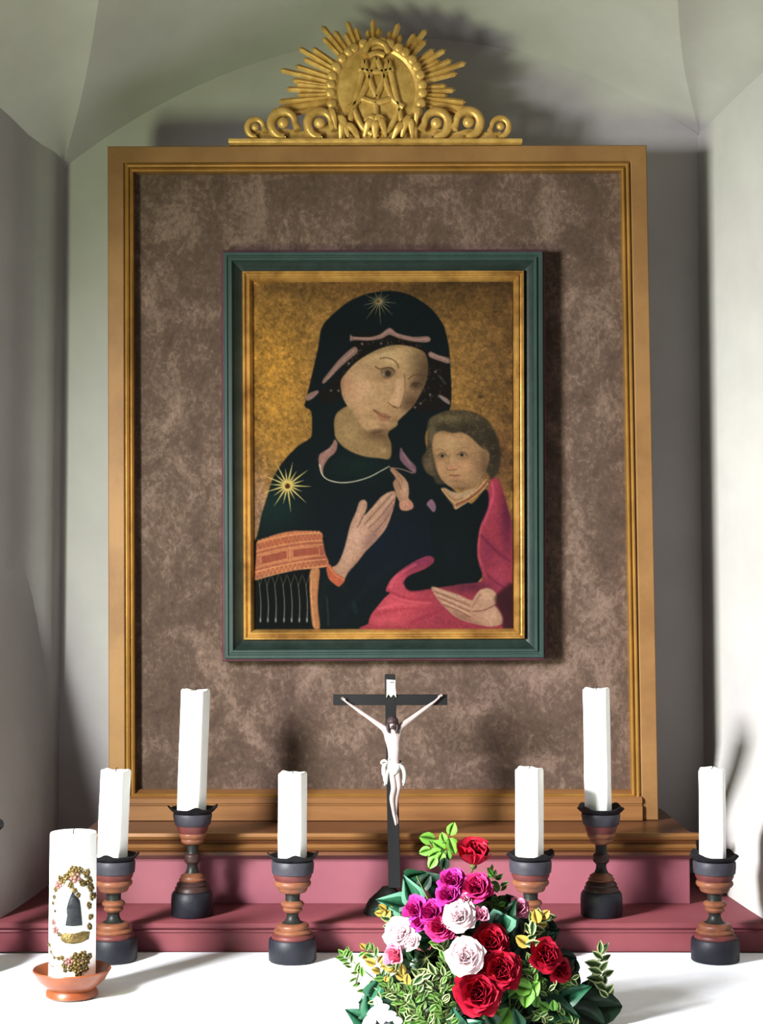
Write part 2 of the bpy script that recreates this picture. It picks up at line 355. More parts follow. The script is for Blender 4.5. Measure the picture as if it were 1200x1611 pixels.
    for pts in (B(430,330, 520,336, 590,320, 648,288, 700,312, 800,340, 890,338), B(262,590, 340,490, 430,410), B(915,436, 1015,472)):
        line(pts, 'a4827a', 2.2, soft=1.2, op=.7)
    line(B(150,715, 200,678), '9c7a80', 2, soft=1, op=.5); line(B(960,570, 1000,620), '4a4c58', 3, soft=1.5, op=.6); line(B(955,700, 1015,735), '6a7884', 2, soft=1, op=.7)
    # --- hood star
    def star(cx, cy, n, r, rot, col, squash=1., w=1.3, op=.8, core=3, longest=None):
        for k in range(n):
            a = rot+2*np.pi*k/n; L = r*(1 if k % 2 == 0 else .68)*(.9+.2*rng.rand())
            if longest: L *= 1+longest*np.cos(a-np.pi/2)
            line([(cx, cy), (cx+L*np.cos(a), cy+L*squash*np.sin(a))], col, w*1.7, .3, .35, op)
    star(596, 475, 18, 25, .1, 'a08e66', 1., 1.0, .8, longest=.35); spot(595, 475, 3, 2.6, '5a4128', 1, hard=True)
    # --- shoulder star
    star(452.5, 765, 18, 40, .05, 'd2bb74', 1., 1.9, .95); spot(452.5, 766, 10, 10, 'c9a95c', .75); spot(452.5, 766, 4.2, 4.2, '4a2c12', 1, hard=True)
    spot(450, 764, 1.3, 1.3, 'c08a48', .6); spot(456, 764, 1.3, 1.3, 'c08a48', .5)
    # --- neckline trim
    poly(A(372,718, 384,735, 376,770, 345,800, 325,835, 322,870, 310,850, 304,820, 306,785, 330,765, 355,750), '8a655c', .6)
    line(A(360,745, 330,785, 314,830), 'a37c74', 3, soft=1.4, op=.6)
    line(A(308,825, 318,865, 345,890, 400,902, 460,896, 520,878, 570,852, 606,832), 'b9b29a', 1.9, 1.3, .5, .95)
    poly(A(655,752, 668,770, 690,800, 720,835, 716,862, 690,845, 660,815, 650,790), '6d5058', .7); line(A(664,775, 690,815, 712,850), '8e6f74', 2, soft=1, op=.6)
    line(A(610,838, 660,845, 706,862), '96766c', 1.6, soft=.6, op=.8)
    # --- praying hand
    hand = A(352,1272, 385,1248, 408,1200, 425,1140, 440,1080, 462,1030, 478,985, 496,975, 510,985, 510,1010, 500,1040, 530,1010, 572,962, 610,940, 634,944,
             630,985, 615,1040, 590,1100, 545,1155, 505,1195, 470,1240, 430,1285, 402,1335, 372,1320)
    poly(hand, 'a37c66', .7); HM = full(hand, .7)
    spot(*A(470,1130)[0], 15, 22, 'bb9380', .85, clip=HM, ang=.4); spot(*A(430,1220)[0], 12, 18, 'b58e78', .7, clip=HM, ang=.5)
    spot(*A(530,1140)[0], 9, 20, '7d5a54', .7, clip=HM, ang=.6); spot(*A(600,1030)[0], 7, 24, '8a645c', .6, clip=HM, ang=.4); spot(*A(460,1250)[0], 6, 22, '84604e', .5, clip=HM, ang=.7)
    line(A(498,1035, 485,1065, 470,1090), '5c4038', 1.6, soft=.8, op=.8, clip=HM)
    for pts in (A(500,1080, 545,1030, 618,950), A(520,1095, 570,1045, 630,968), A(545,1110, 590,1060, 624,1000)):
        line(pts, '6c4c42', 1.4, soft=.7, op=.8, clip=HM)
    for pts in (A(490,1068, 530,1020, 600,952), A(512,1086, 560,1036, 622,962), A(470,1080, 480,1030, 494,990)):
        line(pts, 'c09c86', 2.2, soft=1.3, op=.6, clip=HM)
    # cuff at the wrist
    poly(A(338,1262, 352,1250, 375,1285, 415,1312, 400,1338, 385,1344, 352,1318, 340,1290), 'a8573c', .6); line(A(345,1258, 372,1292, 412,1318), 'c98a60', 1.4, soft=.6, op=.7)
    # --- brocade cuff
    cuff = D(125,768, 210,730, 300,700, 400,682, 500,680, 625,692, 640,760, 660,860, 684,920, 670,960, 560,975, 440,985, 300,1015, 190,1045, 105,1066, 110,960, 118,860)
    poly(cuff, 'a8664a', .6); CM = full(cuff, .6)
    spot(*D(620,870)[0], 16, 22, '7d4434', .7, clip=CM); spot(*D(300,760)[0], 30, 8, 'b8683f', .5, clip=CM, ang=-.2); spot(*D(350,980)[0], 50, 7, 'c48456', .6, clip=CM, ang=-.12)
    def arc(t, f):  # along the cuff, t 0..1 left to right, f 0 top..1 bottom
        xt, yt = 120+505*t, 768-150*t+ (88*t*t)*.85; xb, yb = 108+562*t, 1066-160*t+52*t*t
        return D(xt+(xb-xt)*f, yt+(yb-yt)*f)[0]
    T = np.linspace(0, 1, 15)
    for f, col, w in ((.02, 'd69a68', 1.3), (.24, 'd39662', 1.2), (.3, '8b4732', 1.0), (.36, 'd08f5e', 1.0), (.68, 'cf8f60', 1.0), (.74, '8b4732', 1.0), (.79, 'd69a68', 1.3), (.99, 'd9a070', 1.4)):
        line([arc(t, f) for t in T], col, w, soft=.45, op=.8, clip=CM)
    for t0, t1 in ((.08, .46), (.54, .93)):
        poly([arc(t0, .42), arc(t1, .42), arc(t1, .62), arc(t0, .62)], '8f4a38', .6, .85, True, CM)
        line([arc(t0, .4), arc(t1, .4), arc(t1, .64), arc(t0, .64), arc(t0, .4)], 'cf9060', .9, soft=.4, op=.8, curve=False, clip=CM)
    for k in range(16):
        t = k/16; line([arc(t, .22), arc(t+.03, .05), arc(t+.06, .22)], '8a4630', .9, soft=.4, op=.75, curve=False, clip=CM)
        line([arc(t, .81), arc(t+.03, .97), arc(t+.06, .81)], '8a4630', 1.0, soft=.4, op=.8, curve=False, clip=CM)
        q = arc(t+.03, -.02); spot(q[0], q[1], 1.5, 1.6, 'c27f52', .9)
    line([arc(.5, .3), arc(.5, .74)], 'd09a6c', 1, soft=.5, op=.7)
    # sleeve edge and fringe cords
    poly(D(98,1070, 300,1020, 545,985, 545,1435, 95,1435), '0a0c0b', 1.2, .9, True)
    poly(D(545,985, 612,978, 606,1100, 600,1200, 604,1300, 616,1436, 566,1436, 548,1340, 540,1220, 534,1100), 'a8704a', .6)
    line(D(556,1000, 548,1100, 552,1240, 576,1430), 'd09d70', 1.1, soft=.5, op=.8); line(D(604,990, 596,1140, 598,1280, 610,1430), '7a4a30', 1.0, soft=.5, op=.6)
    for x in (150, 208, 270, 335, 395, 455, 515):
        line(D(x-8,1100, x+4,1250, x,1390), '8f9188', .9, 1.6, .55, .75)
        line(D(x-30,1035, x-6,1105, x+24,1020), '7c7766', .8, soft=.4, op=.7, curve=False)
        spot(*D(x, 1375)[0], 1.5, 3, 'a8aaa0', .6)
    line(D(670,1200, 680,1320, 682,1420), '4a4c48', 1.6, soft=1, op=.6); line(D(880,1240, 900,1320), '1d3034', 5, soft=3, op=.5)
    # --- pink lining / cloth under the child
    cloth = A(518,1500, 530,1462, 580,1400, 610,1370, 592,1362, 610,1320, 650,1280, 720,1235, 775,1215, 800,1235, 760,1270, 690,1300, 668,1330, 700,1360, 790,1350,
              900,1335, 1000,1320, 990,1250, 978,1200, 985,1120, 1000,1040, 1030,930, 1048,880, 1080,900, 1110,1000, 1132,1100, 1135,1400, 1100,1530, 520,1530)
    poly(cloth, '8a3440', .7); LM = full(cloth, .7)
    spot(*A(640,1420)[0], 48, 26, 'b84a54', .95, clip=LM); spot(*A(640,1320)[0], 20, 22, 'b34a58', .8, clip=LM); spot(*A(740,1240)[0], 30, 10, '78304c', .85, clip=LM, ang=-.4)
    spot(*A(1040,980)[0], 10, 40, '9c3a50', .8, clip=LM, ang=.1); spot(*A(1110,1040)[0], 10, 60, '4e1c34', .8, clip=LM); spot(*A(1080,1320)[0], 14, 30, '9a3c50', .8, clip=LM)
    spot(*A(1115,1400)[0], 10, 20, '6e2438', .8, clip=LM); spot(*A(1030,1200)[0], 14, 22, '7a2c44', .8, clip=LM); spot(*A(960,1345)[0], 34, 10, '5a2434', .9, clip=LM); spot(*A(600,1490)[0], 34, 9, 'c0525a', .7, clip=LM)
    for pts, col in ((A(600,1365, 680,1395, 790,1400), '8a2c3a'), (A(668,1330, 700,1362, 800,1350), '5a1c30'), (A(560,1460, 660,1440, 800,1440), '9a3540'),
                     (A(700,1500, 760,1470, 830,1450), '8a2c3a'), (A(1000,1130, 1060,1190, 1125,1240), '5c2036'), (A(990,1250, 1040,1310, 1100,1350), '5c2036')):
        line(pts, col, 4, 2, 2.2, .75, clip=LM)
    for pts in (A(620,1385, 700,1410, 780,1415), A(560,1440, 640,1420, 720,1425), A(610,1345, 640,1300, 720,1250), A(1002,1060, 990,1140, 990,1220, 1020,1300), A(1045,905, 1050,960, 1010,1080)):
        line(pts, 'd0606a', 3.0, 1.6, 2.2, .6, clip=LM)
    # child's dark tunic
    poly(A(820,950, 880,1010, 960,990, 1020,930, 1030,1000, 995,1090, 982,1170, 985,1250, 1000,1310, 900,1335, 790,1352, 700,1362, 672,1335, 690,1300, 760,1270, 800,1230, 780,1100, 800,1020), '0a1113', 1.)
    spot(*A(880,1200)[0], 24, 40, '0e1a1c', .6)
    # --- child's head
    hair = A(770,650, 790,620, 850,595, 930,592, 1000,615, 1045,660, 1075,730, 1085,790, 1070,860, 1035,890, 1015,860, 830,910, 795,880, 760,850, 745,800, 765,760, 770,700)
    poly(hair, '3c3325', 1.3); HR = full(hair, 1.2)
    spot(*A(870,625)[0], 36, 9, '6d5d40', .75, clip=HR); spot(*A(1050,760)[0], 11, 34, '2c241b', .85, clip=HR); spot(*A(790,690)[0], 8, 20, '75644a', .6, clip=HR); spot(*A(775,830)[0], 9, 16, '6c5842', .8, clip=HR)
    for k in range(160):
        x, y = 765+310*rng.rand(), 600+260*rng.rand(); a = rng.rand()*6
        line(A(x, y, x+12*np.cos(a), y+12*np.sin(a), x+20*np.cos(a+1), y+20*np.sin(a+1)), ('75654a', '241c14')[k % 2], 1.3, soft=.6, op=.4, clip=HR)
    chead = E(512,310, 525,275, 570,252, 620,262, 650,268, 700,262, 750,285, 790,320, 830,360, 870,385, 885,420, 872,470, 862,520, 850,570, 800,610, 740,636, 690,642, 640,630,
              595,600, 560,560, 535,500, 520,440, 508,370)
    poly(chead, '9a7654', .9); CH = full(chead, .9)
    def es(x, y, rx, ry, col, op, ang=0.):
        q = E(x, y)[0]; spot(q[0], q[1], rx/4.24, ry/4.24, col, op, ang, CH)
    es(620, 330, 90, 50, 'b08c66', .85); es(700, 490, 60, 60, 'b08462', .7); es(560, 500, 30, 60, 'a87e60', .7); es(820, 480, 50, 110, '7d5f44', .8); es(640, 600, 70, 22, '9f7a5a', .7)
    es(720, 610, 90, 26, '77583e', .6); es(570, 425, 34, 22, '765539', .6); es(710, 420, 44, 22, '765539', .6); es(740, 500, 44, 36, 'b0805f', .6); es(640, 440, 16, 40, 'b28c68', .6)
    for x, y in ((574, 418), (704, 412)):
        poly(E(x-28,y+2, x-10,y-14, x+14,y-14, x+30,y+2, x+10,y+14, x-12,y+14), '7c6a50', .5, .9, clip=CH); spot(*E(x, y)[0], 2.7, 2.7, '2c2218', .95, clip=CH, hard=True)
        line(E(x-30,y+0, x-8,y-17, x+16,y-16, x+32,y+2), '463220', 1.3, soft=.6, op=.8, clip=CH); line(E(x-20,y+20, x,y+24, x+24,y+18), '84644a', 1, soft=.6, op=.7, clip=CH)
    line(E(535,382, 565,375, 600,392), '70543a', 1.3, soft=.8, op=.6, clip=CH); line(E(665,388, 710,362, 750,372), '70543a', 1.3, soft=.8, op=.6, clip=CH)
    poly(E(618,480, 600,500, 612,514, 640,512, 668,510, 678,495, 660,478), 'b07a60', 1, .7, clip=CH); line(E(602,498, 616,514, 640,514, 672,508), '6d4834', 1.2, soft=.7, op=.75, clip=CH)
    line(E(622,400, 616,450, 606,490), '86664a', 1.5, soft=1, op=.55, clip=CH)
    line(E(622,550, 645,546, 660,552, 684,546), '7a4034', 1.8, soft=.7, op=.85, clip=CH); line(E(630,562, 655,568, 676,560), 'b07460', 1.8, soft=.9, op=.7, clip=CH); es(655, 585, 30, 9, '876246', .6)
    spot(*E(872, 430)[0], 4, 10, '8c6a4c', .8)
    # collar
    poly(E(565,640, 590,632, 640,660, 690,664, 750,645, 820,600, 870,572, 880,590, 850,640, 780,700, 710,745, 660,775, 640,740, 600,690), '8e6a4c', .7)
    poly(E(585,630, 640,655, 700,660, 760,640, 800,640, 740,690, 690,700, 650,700, 610,670), 'a58668', 1.0, .85)
    line(E(572,640, 610,690, 655,730, 665,768), 'b99b6c', 1.3, soft=.6, op=.85); line(E(876,582, 830,640, 750,705, 665,745), '7c3c28', 2.2, soft=.7, op=.9)
    line(E(868,575, 820,630, 740,690, 660,732), 'c2a274', 1.2, soft=.5, op=.8); line(E(880,600, 830,660, 750,720, 668,770), 'c2a274', 1.0, soft=.5, op=.75)
    es(860, 500, 30, 140, '5c4230', .75); es(520, 500, 14, 110, '6c4f38', .6); es(690, 640, 120, 14, '55402c', .8); es(650, 250, 160, 18, '6a5238', .7)
    spot(*E(700, 600)[0], 9, 3, '8c6a4c', .5, clip=CH)
    # child's blessing hand
    ch = E(228,505, 250,500, 285,530, 315,555, 345,600, 352,660, 350,700, 380,745, 372,770, 330,782, 296,770, 286,720, 268,680, 256,640, 246,600, 262,570, 250,545, 230,520)
    poly(ch, '967058', .7); KM = full(ch, .7)
    spot(*E(325,650)[0], 7, 13, 'b08a72', .8, clip=KM); line(E(262,570, 285,600, 300,640), '62443a', 1.1, soft=.6, op=.75, clip=KM); line(E(250,510, 285,550, 310,590), '6a4a3c', 1, soft=.6, op=.7, clip=KM)
    poly(E(290,732, 350,708, 380,738, 375,768, 335,782, 298,775), 'b07a66', .8, .8)
    poly(E(470,738, 502,706, 528,740, 530,775, 515,792, 492,770), '83606c', .7, .9)
    # --- mother's supporting hand and child's fist
    lh = A(786,1352, 800,1346, 850,1362, 900,1378, 950,1400, 1000,1410, 1050,1420, 1085,1460, 1090,1500, 1040,1515, 960,1500, 900,1480, 850,1440, 810,1395)
    poly(lh, 'a07862', .7); QM = full(lh, .7)
    spot(*A(1040,1470)[0], 16, 12, 'b48e76', .85, clip=QM); spot(*A(930,1480)[0], 20, 5, '7c5546', .7, clip=QM, ang=.4)
    for pts in (A(800,1365, 860,1390, 950,1425), A(815,1392, 870,1415, 950,1450), A(838,1422, 890,1442, 955,1475)):
        line(pts, '6a4638', 1.3, soft=.7, op=.8, clip=QM)
    for pts in (A(800,1352, 870,1380, 960,1412), A(815,1380, 880,1408, 950,1438), A(835,1410, 890,1434, 950,1462)):
        line(pts, 'c09a84', 2, soft=1.2, op=.6, clip=QM)
    fist = A(955,1430, 970,1390, 995,1360, 1030,1352, 1060,1370, 1070,1400, 1050,1425, 1000,1445, 965,1450)
    poly(fist, 'a68068', .7); FM = full(fist, .7)
    spot(*A(1025,1385)[0], 12, 9, 'b9927a', .7, clip=FM); line(A(960,1435, 985,1395, 1000,1375), '744e3e', 1.2, soft=.7, op=.7, clip=FM); line(A(965,1450, 1010,1445, 1055,1425), '5d3c30', 1.6, soft=.9, op=.8)
    poly(A(1060,1385, 1100,1350, 1135,1340, 1135,1525, 1095,1525, 1090,1470, 1065,1425), '2c1418', 2, .85)
    # --- age: grain and darkened varnish
    img *= (1+.018*n2+.03*n3)[..., None]
    out = img[:H//S*S, :W//S*S].reshape(H//S, S, W//S, S, 3).mean((1, 3))
    return np.clip(out, 0.004, 1), (X0, Y0, X1, Y1)
# ================================================================ THE NICHE
TZ = 1.0                                             # table top
D_STEP = PZ(600, 1498, TZ).y                         # front of the red step
STEPZ = P(600, 1451, D_STEP).z                       # its top
D_PANEL = PZ(600, 1422, STEPZ).y                     # red panel behind the step
D_LEDGE = D_PANEL-.045
D_FRAME, D_BACK = 3.66, 3.89
XL, XR = P(98, 700, D_BACK).x, P(1102, 700, D_BACK).x
ZL, ZR = P(98, 265, D_BACK).z, P(1102, 213, D_BACK).z
RISE, YN, SLANT = .285, 1.15, .364
WIN = (1.26, 1.98, CAMZ-.62, CAMZ+.80)               # opening in the left wall: y0 y1 z0 z1
def side_x(s, y):                                    # the apse walls splay outwards towards the nave
    t = D_BACK-y; b_ = .016*math.exp(-((t-.065)/.035)**2)-.004*math.exp(-((t-.16)/.04)**2)
    return XL-SLANT*t+b_*(t > 0)*min(1, t/.03) if s < 0 else XR+SLANT*t
def side_top(s, y):
    t = min(1.3, D_BACK-y); return (ZL if s < 0 else ZR)+.19*(1-((1.3-t)/1.3)**2)
def side_wall(s, name):
    bm = bmesh.new(); ys = [YN, WIN[0], 1.5, 1.75, WIN[1]]+[2.1+.15*i for i in range(9)]+[3.42+.02*i for i in range(24)]
    ys = sorted(set(round(y, 4) for y in ys if y < D_BACK-.005))+[D_BACK]
    zs = [0, .5, TZ-.05, WIN[2], 1.5, 1.8, 2.2, WIN[3], None]; g = [[bm.verts.new((side_x(s, y), y, side_top(s, y) if z is None else z)) for z in zs] for y in ys]
    for i in range(len(ys)-1):
        for j in range(len(zs)-1):
            if s < 0 and WIN[0]-1e-6 <= ys[i] < WIN[1]-1e-6 and WIN[2]-1e-6 <= zs[j] < WIN[3]-1e-6: continue
            bm.faces.new((g[i][j], g[i+1][j], g[i+1][j+1], g[i][j+1]))
    tag(mesh_obj(name, bm, M['plaster'], smooth=True), kind='structure')
side_wall(-1, 'wall_left'); side_wall(1, 'wall_right')
NS = 48
bm = bmesh.new(); top, bot = [], []
for i in range(NS+1):
    s = -1+2*i/NS; x = XL+(XR-XL)*i/NS
    top.append(bm.verts.new((x, D_BACK, ZL+(ZR-ZL)*i/NS+RISE*(1-s*s)+.004))); bot.append(bm.verts.new((x, D_BACK, 0)))
for i in range(NS): bm.faces.new((bot[i], bot[i+1], top[i+1], top[i]))
tag(mesh_obj('wall_back', bm, M['plaster'], smooth=False), kind='structure')
# vault: two groins, a web over the back arch and a web over each side wall
def groin(s, t):                                     # t 0 at the corner, 1 where it leaves the photograph
    y = D_BACK-.43*t
    if t <= 1:
        return P(98+57*t+6*math.sin(math.pi*t), 265*(1-t), y) if s < 0 else P(1102-36*t-8*math.sin(math.pi*t), 213*(1-t), y)
    a, b = groin(s, .9), groin(s, 1.0); k = (t-1)/.1; q = b+(b-a)*k*(1-.12*(t-1)); q.y = y
    return q
bm = bmesh.new(); nt_, rows, TM = 36, [], 6.2
for k in range(nt_+1):
    t = TM*(k/nt_)**1.3; a, b = groin(-1, min(t, 3.4)), groin(1, min(t, 3.4)); a.y = b.y = D_BACK-.43*t; row = []
    for i in range(NS+1):
        s = -1+2*i/NS; p = a.lerp(b, i/NS); p.z += RISE*(1-.1*min(t, 3.4))*(1-s*s); row.append(bm.verts.new(p))
    rows.append(row)
for r0, r1 in zip(rows, rows[1:]):
    for i in range(NS): bm.faces.new((r0[i], r0[i+1], r1[i+1], r1[i]))
tag(mesh_obj('ceiling', bm, M['plaster']), kind='structure')
for s, nm in ((-1, 'trim_1'), (1, 'trim_2')):
    bm = bmesh.new(); rows = []
    for k in range(nt_+1):
        t = TM*(k/nt_)**1.3; g = groin(s, min(t, 3.4)); g.y = D_BACK-.43*t; wv = Vector((side_x(s, g.y), g.y, side_top(s, g.y))); row = []
        for i in range(9):
            u = i/8; p = wv.lerp(g, u); p.z += .10*min(t, 2)*math.sin(math.pi*u)*.5*u; row.append(bm.verts.new(p))
        rows.append(row)
    for r0, r1 in zip(rows, rows[1:]):
        for i in range(8):
            if (r0[i].co-r0[i+1].co).length < 1e-6: bm.faces.new((r0[i], r1[i+1], r1[i]))
            else: bm.faces.new((r0[i], r0[i+1], r1[i+1], r1[i]))
    tag(mesh_obj(nm, bm, M['plaster']), label='plastered side web of the groin vault', kind='structure')
# plastered plinths flanking the panel
def plinth(s, nm):
    pl = [(XR+.002, D_BACK-.001), (.775, 3.75), (.778, 3.6), (.788, 3.45), (.797, D_STEP+.03), (1.02, D_STEP+.03)]; bm = bmesh.new(); rows = []; up_ = .75 if s < 0 else .22; z_ = CAMZ-(.60 if s < 0 else .53)
    for k in range(15):
        u = max(0, (k-1)/13); v_ = u*u*(3-2*u); z = TZ if k == 0 else z_+up_*u
        rows.append([bm.verts.new((s*x+(side_x(s, y)+s*.004-s*x)*v_, y, z)) for x, y in pl])
    for a_, b_ in zip(rows, rows[1:]):
        for i in range(len(pl)-1): bm.faces.new((a_[i], a_[i+1], b_[i+1], b_[i]))
    tag(mesh_obj(nm, bm, M['plaster'], None, True, 60), label='thickened lower part of the plastered side wall', kind='structure')
plinth(-1, 'trim_3'); plinth(1, 'trim_4')
bm = bmesh.new(); box(bm, -2.0, 2.0, .6, D_BACK+.02, -.05, 0); tag(mesh_obj('floor', bm, M['earth'], smooth=False), kind='structure')
# window reveal and sill in the left wall
y0, y1, z0, z1 = WIN; xa, xb = side_x(-1, y0), side_x(-1, y1); o_ = .22
bm = bmesh.new(); I = [(xa, y0), (xb, y1)]; O = [(xa-o_, y0-.03), (xb-o_, y1+.05)]
for q in (((*I[0], z0), (*I[1], z0), (*O[1], z0), (*O[0], z0)), ((*I[0], z1), (*I[1], z1), (*O[1], z1), (*O[0], z1)),
          ((*I[0], z0), (*I[0], z1), (*O[0], z1), (*O[0], z0)), ((*I[1], z0), (*I[1], z1), (*O[1], z1), (*O[1], z0))):
    bm.faces.new([bm.verts.new(v) for v in q])
tag(mesh_obj('window_1', bm, M['plaster'], smooth=False), kind='structure')
# ================================================================ ALTAR TABLE, CLOTH, STEP, PANEL, LEDGE
t = thing('altar_table', 'altar table hidden under the white cloth', 'table', (0, 2.9, 0))
bm = bmesh.new(); box(bm, -.80, .80, 2.36-2.9, D_STEP-.004-2.9, TZ-.05, TZ-.006); mesh_obj('table_top', bm, M['wood'], t, False)
for x in (-.74, .74):
    for y in (2.42-2.9, D_STEP-.06-2.9):
        bm = bmesh.new(); box(bm, x-.03, x+.03, y-.03, y+.03, 0, TZ-.05, .004); mesh_obj('leg', bm, M['wood'], t, False)
bm = bmesh.new(); nx, ny = 120, 70; g = []
for i in range(nx+1):
    x = -.815+1.63*i/nx; col = []
    for j in range(ny+1):
        u = j/ny
        if u < .78:
            y = D_STEP-.002-(D_STEP-2.34)*u/.78
            z = TZ+.0012*math.sin(7*x+5*y)+.0010*math.sin(31*y+3*x)*math.exp(-((x-.3)/.5)**2)
            z -= .001
        else: y = 2.34-.012-.006*math.sin(x*40)*(u-.78)*4; z = TZ-(u-.78)*1.6
        col.append(bm.verts.new((x, y, z)))
    g.append(col)
for i in range(nx):
    for j in range(ny): bm.faces.new((g[i][j], g[i+1][j], g[i+1][j+1], g[i][j+1]))
tag(mesh_obj('altar_cloth', bm, M['cloth']), 'smooth white linen cloth spread over the altar table', 'tablecloth')
def run(name, prof, x0, x1, m, parent=None, back=None, ends=True):   # a moulding along x from a (y, z) outline
    bm = bmesh.new(); a = [bm.verts.new((x0, y, z)) for y, z in prof]; b = [bm.verts.new((x1, y, z)) for y, z in prof]; k = len(prof)
    for i in range(k): bm.faces.new((a[i], a[(i+1) % k], b[(i+1) % k], b[i]))
    bm.faces.new(a); bm.faces.new(b[::-1])
    return mesh_obj(name, bm, m, parent, True, 35)
def zat(py, d): return P(600, py, d).z
st = thing('altar_step', 'brick-red painted wooden step running behind the white cloth', 'step', (0, 0, 0))
d = D_STEP; z1, z2, z3, z4 = zat(1452, d), zat(1459, d), zat(1463, d), zat(1468, d)
run('step_top', [(D_BACK-.002, z3), (D_BACK-.002, STEPZ), (d-.001, STEPZ), (d-.004, STEPZ-.002), (d-.004, z2), (d+.002, z3)], -.815, .815, M['red_step'], st)
run('bead', [(d+.006, z3), (d+.001, z3-.001), (d, (z3+z4)/2), (d+.002, z4), (d+.006, z4)], -.815, .815, M['red_step'], st)
run('front_board', [(d+.03, TZ), (d+.004, TZ), (d+.004, z4), (d+.03, z4)], -.815, .815, M['red_step'], st)
LX0, LX1 = -.668, P(1100, 1310, D_LEDGE).x
pn = thing('predella_base', 'dusky rose painted panel rising behind the red step', 'panel')
zb = zat(1345, D_LEDGE+.02)
bm = bmesh.new(); box(bm, LX0+.02, P(1085, 1380, D_PANEL).x, D_PANEL, D_BACK-.03, STEPZ, zb, .002); mesh_obj('panel_board', bm, M['red'], pn, False)
run('top_strip', [(D_PANEL, zb-.012), (D_PANEL-.004, zb-.010), (D_PANEL-.004, zb), (D_PANEL, zb)], LX0+.018, P(1087, 1380, D_PANEL).x, M['red'], pn)
# ledge: brown shelf with golden mouldings
ld = thing('wooden_ledge', 'moulded brown and gold wooden ledge below the tall gilt frame', 'ledge')
d = D_LEDGE; zt = zat(1311, d); Z = [zat(q, d) for q in (1311, 1321, 1329, 1339, 1346)]
run('shelf', [(D_BACK-.03, zb), (D_BACK-.03, zt), (d+.014, zt), (d+.014, zb)], LX0+.02, LX1-.016, M['wood'], ld)
run('moulding', [(d+.014, Z[1]), (d, Z[1]), (d-.004, (Z[0]+Z[1])/2), (d-.002, Z[0]), (d+.014, Z[0])], LX0, LX1, M['wood_light'], ld)
run('moulding', [(d+.014, Z[2]), (d+.012, Z[2]), (d+.008, (Z[1]+Z[2])/2), (d+.004, Z[1]), (d+.014, Z[1])], LX0+.008, LX1-.006, M['wood'], ld)
run('moulding', [(d+.016, Z[3]), (d+.008, Z[3]), (d+.003, (Z[2]+Z[3])/2), (d+.008, Z[2]), (d+.016, Z[2])], LX0+.006, LX1-.006, M['wood_light'], ld)
run('moulding', [(d+.03, zb), (d+.02, zb), (d+.010, Z[3]), (d+.03, Z[3])], LX0+.012, LX1-.012, M['wood'], ld)
# ================================================================ FRAMES
def quad_frame(corners, sections, parent, depth_axis=-1, part='rail'):
    """corners TL TR BR BL at y=d; sections: (part name, material, [(inset, proud)]), one mesh per side"""
    c = [Vector(p) for p in corners]; cen = sum(c, Vector())/4
    def inset(p_i, a):
        p, nx_, pv = c[p_i], c[(p_i+1) % 4], c[(p_i-1) % 4]
        return p+(nx_-p).normalized()*a+(pv-p).normalized()*a
    for name, m, prof in sections:
        for i in range(4):
            j = (i+1) % 4; bm = bmesh.new(); A_, B_ = [], []
            for a, h in prof:
                p, q = inset(i, a), inset(j, a); A_.append(bm.verts.new((p.x, p.y-h, p.z))); B_.append(bm.verts.new((q.x, q.y-h, q.z)))
            for k in range(len(prof)-1): bm.faces.new((A_[k], B_[k], B_[k+1], A_[k+1]))
            bm.faces.new((A_[-1], B_[-1], B_[0], A_[0])); bm.faces.new(A_); bm.faces.new(B_[::-1])
            mesh_obj(name, bm, m, parent, True, 30)
    return inset
zl = zt+.001
fr = thing('altarpiece_frame', 'tall gilt wooden frame around brown velvet, standing on the ledge', 'frame', (0, 0, 0))
bl, br = P(171, 1287, D_FRAME), P(1036, 1287, D_FRAME); bl.z = br.z = zl
C4 = [P(169, 230, D_FRAME), P(1017, 228, D_FRAME), br, bl]
ins = quad_frame(C4, [('outer_rail', M['gilt_flat'], [(0, -.055), (0, -.002), (.002, 0), (.036, 0), (.038, -.002), (.038, -.02)]),
    ('inner_moulding', M['gilt'], [(.038, -.025), (.038, -.006), (.042, -.006), (.043, .002), (.046, .004), (.049, .001), (.050, -.005), (.052, -.005), (.053, .0), (.056, .002), (.0595, -.002), (.060, -.04), (.058, -.045)])], fr)
xs0, xs1 = C4[3].x+.0385, C4[2].x-.0385; za, zb_, zc = P(600, 1241, D_FRAME+.03).z, P(600, 1256, D_FRAME-.008).z, P(600, 1264, D_FRAME-.008).z; fy = D_FRAME-.008
run('sill', [(D_FRAME+.029, za), (D_FRAME+.02, za), (fy+.003, zb_+.001), (fy, zb_-.001), (fy, zc), (fy+.004, zc-.001), (fy+.004, zc-.004), (fy-.002, zc-.006), (fy-.002, zl+.0005), (D_FRAME+.029, zl+.0005)], xs0, xs1, M['sill'], fr)['label'] = 'darker brown sloping bottom sill'
vq = [ins(i, .057) for i in range(4)]; bm = bmesh.new(); nn = 24; g = []
DV = D_FRAME+.030
for i in range(nn+1):
    for j in range(nn+1):
        p = vq[0].lerp(vq[1], i/nn).lerp(vq[3].lerp(vq[2], i/nn), j/nn); g.append(bm.verts.new((p.x, DV, p.z)))
for i in range(nn):
    for j in range(nn): bm.faces.new((g[i*(nn+1)+j], g[(i+1)*(nn+1)+j], g[(i+1)*(nn+1)+j+1], g[i*(nn+1)+j+1]))
mesh_obj('velvet_panel', bm, M['velvet'], fr)['label'] = 'mottled brown crushed velvet backing'
bm = bmesh.new(); box(bm, C4[3].x+.02, C4[2].x-.025, DV+.003, DV+.02, zl+.01, C4[0].z-.01); mesh_obj('back_board', bm, M['wood'], fr, False)
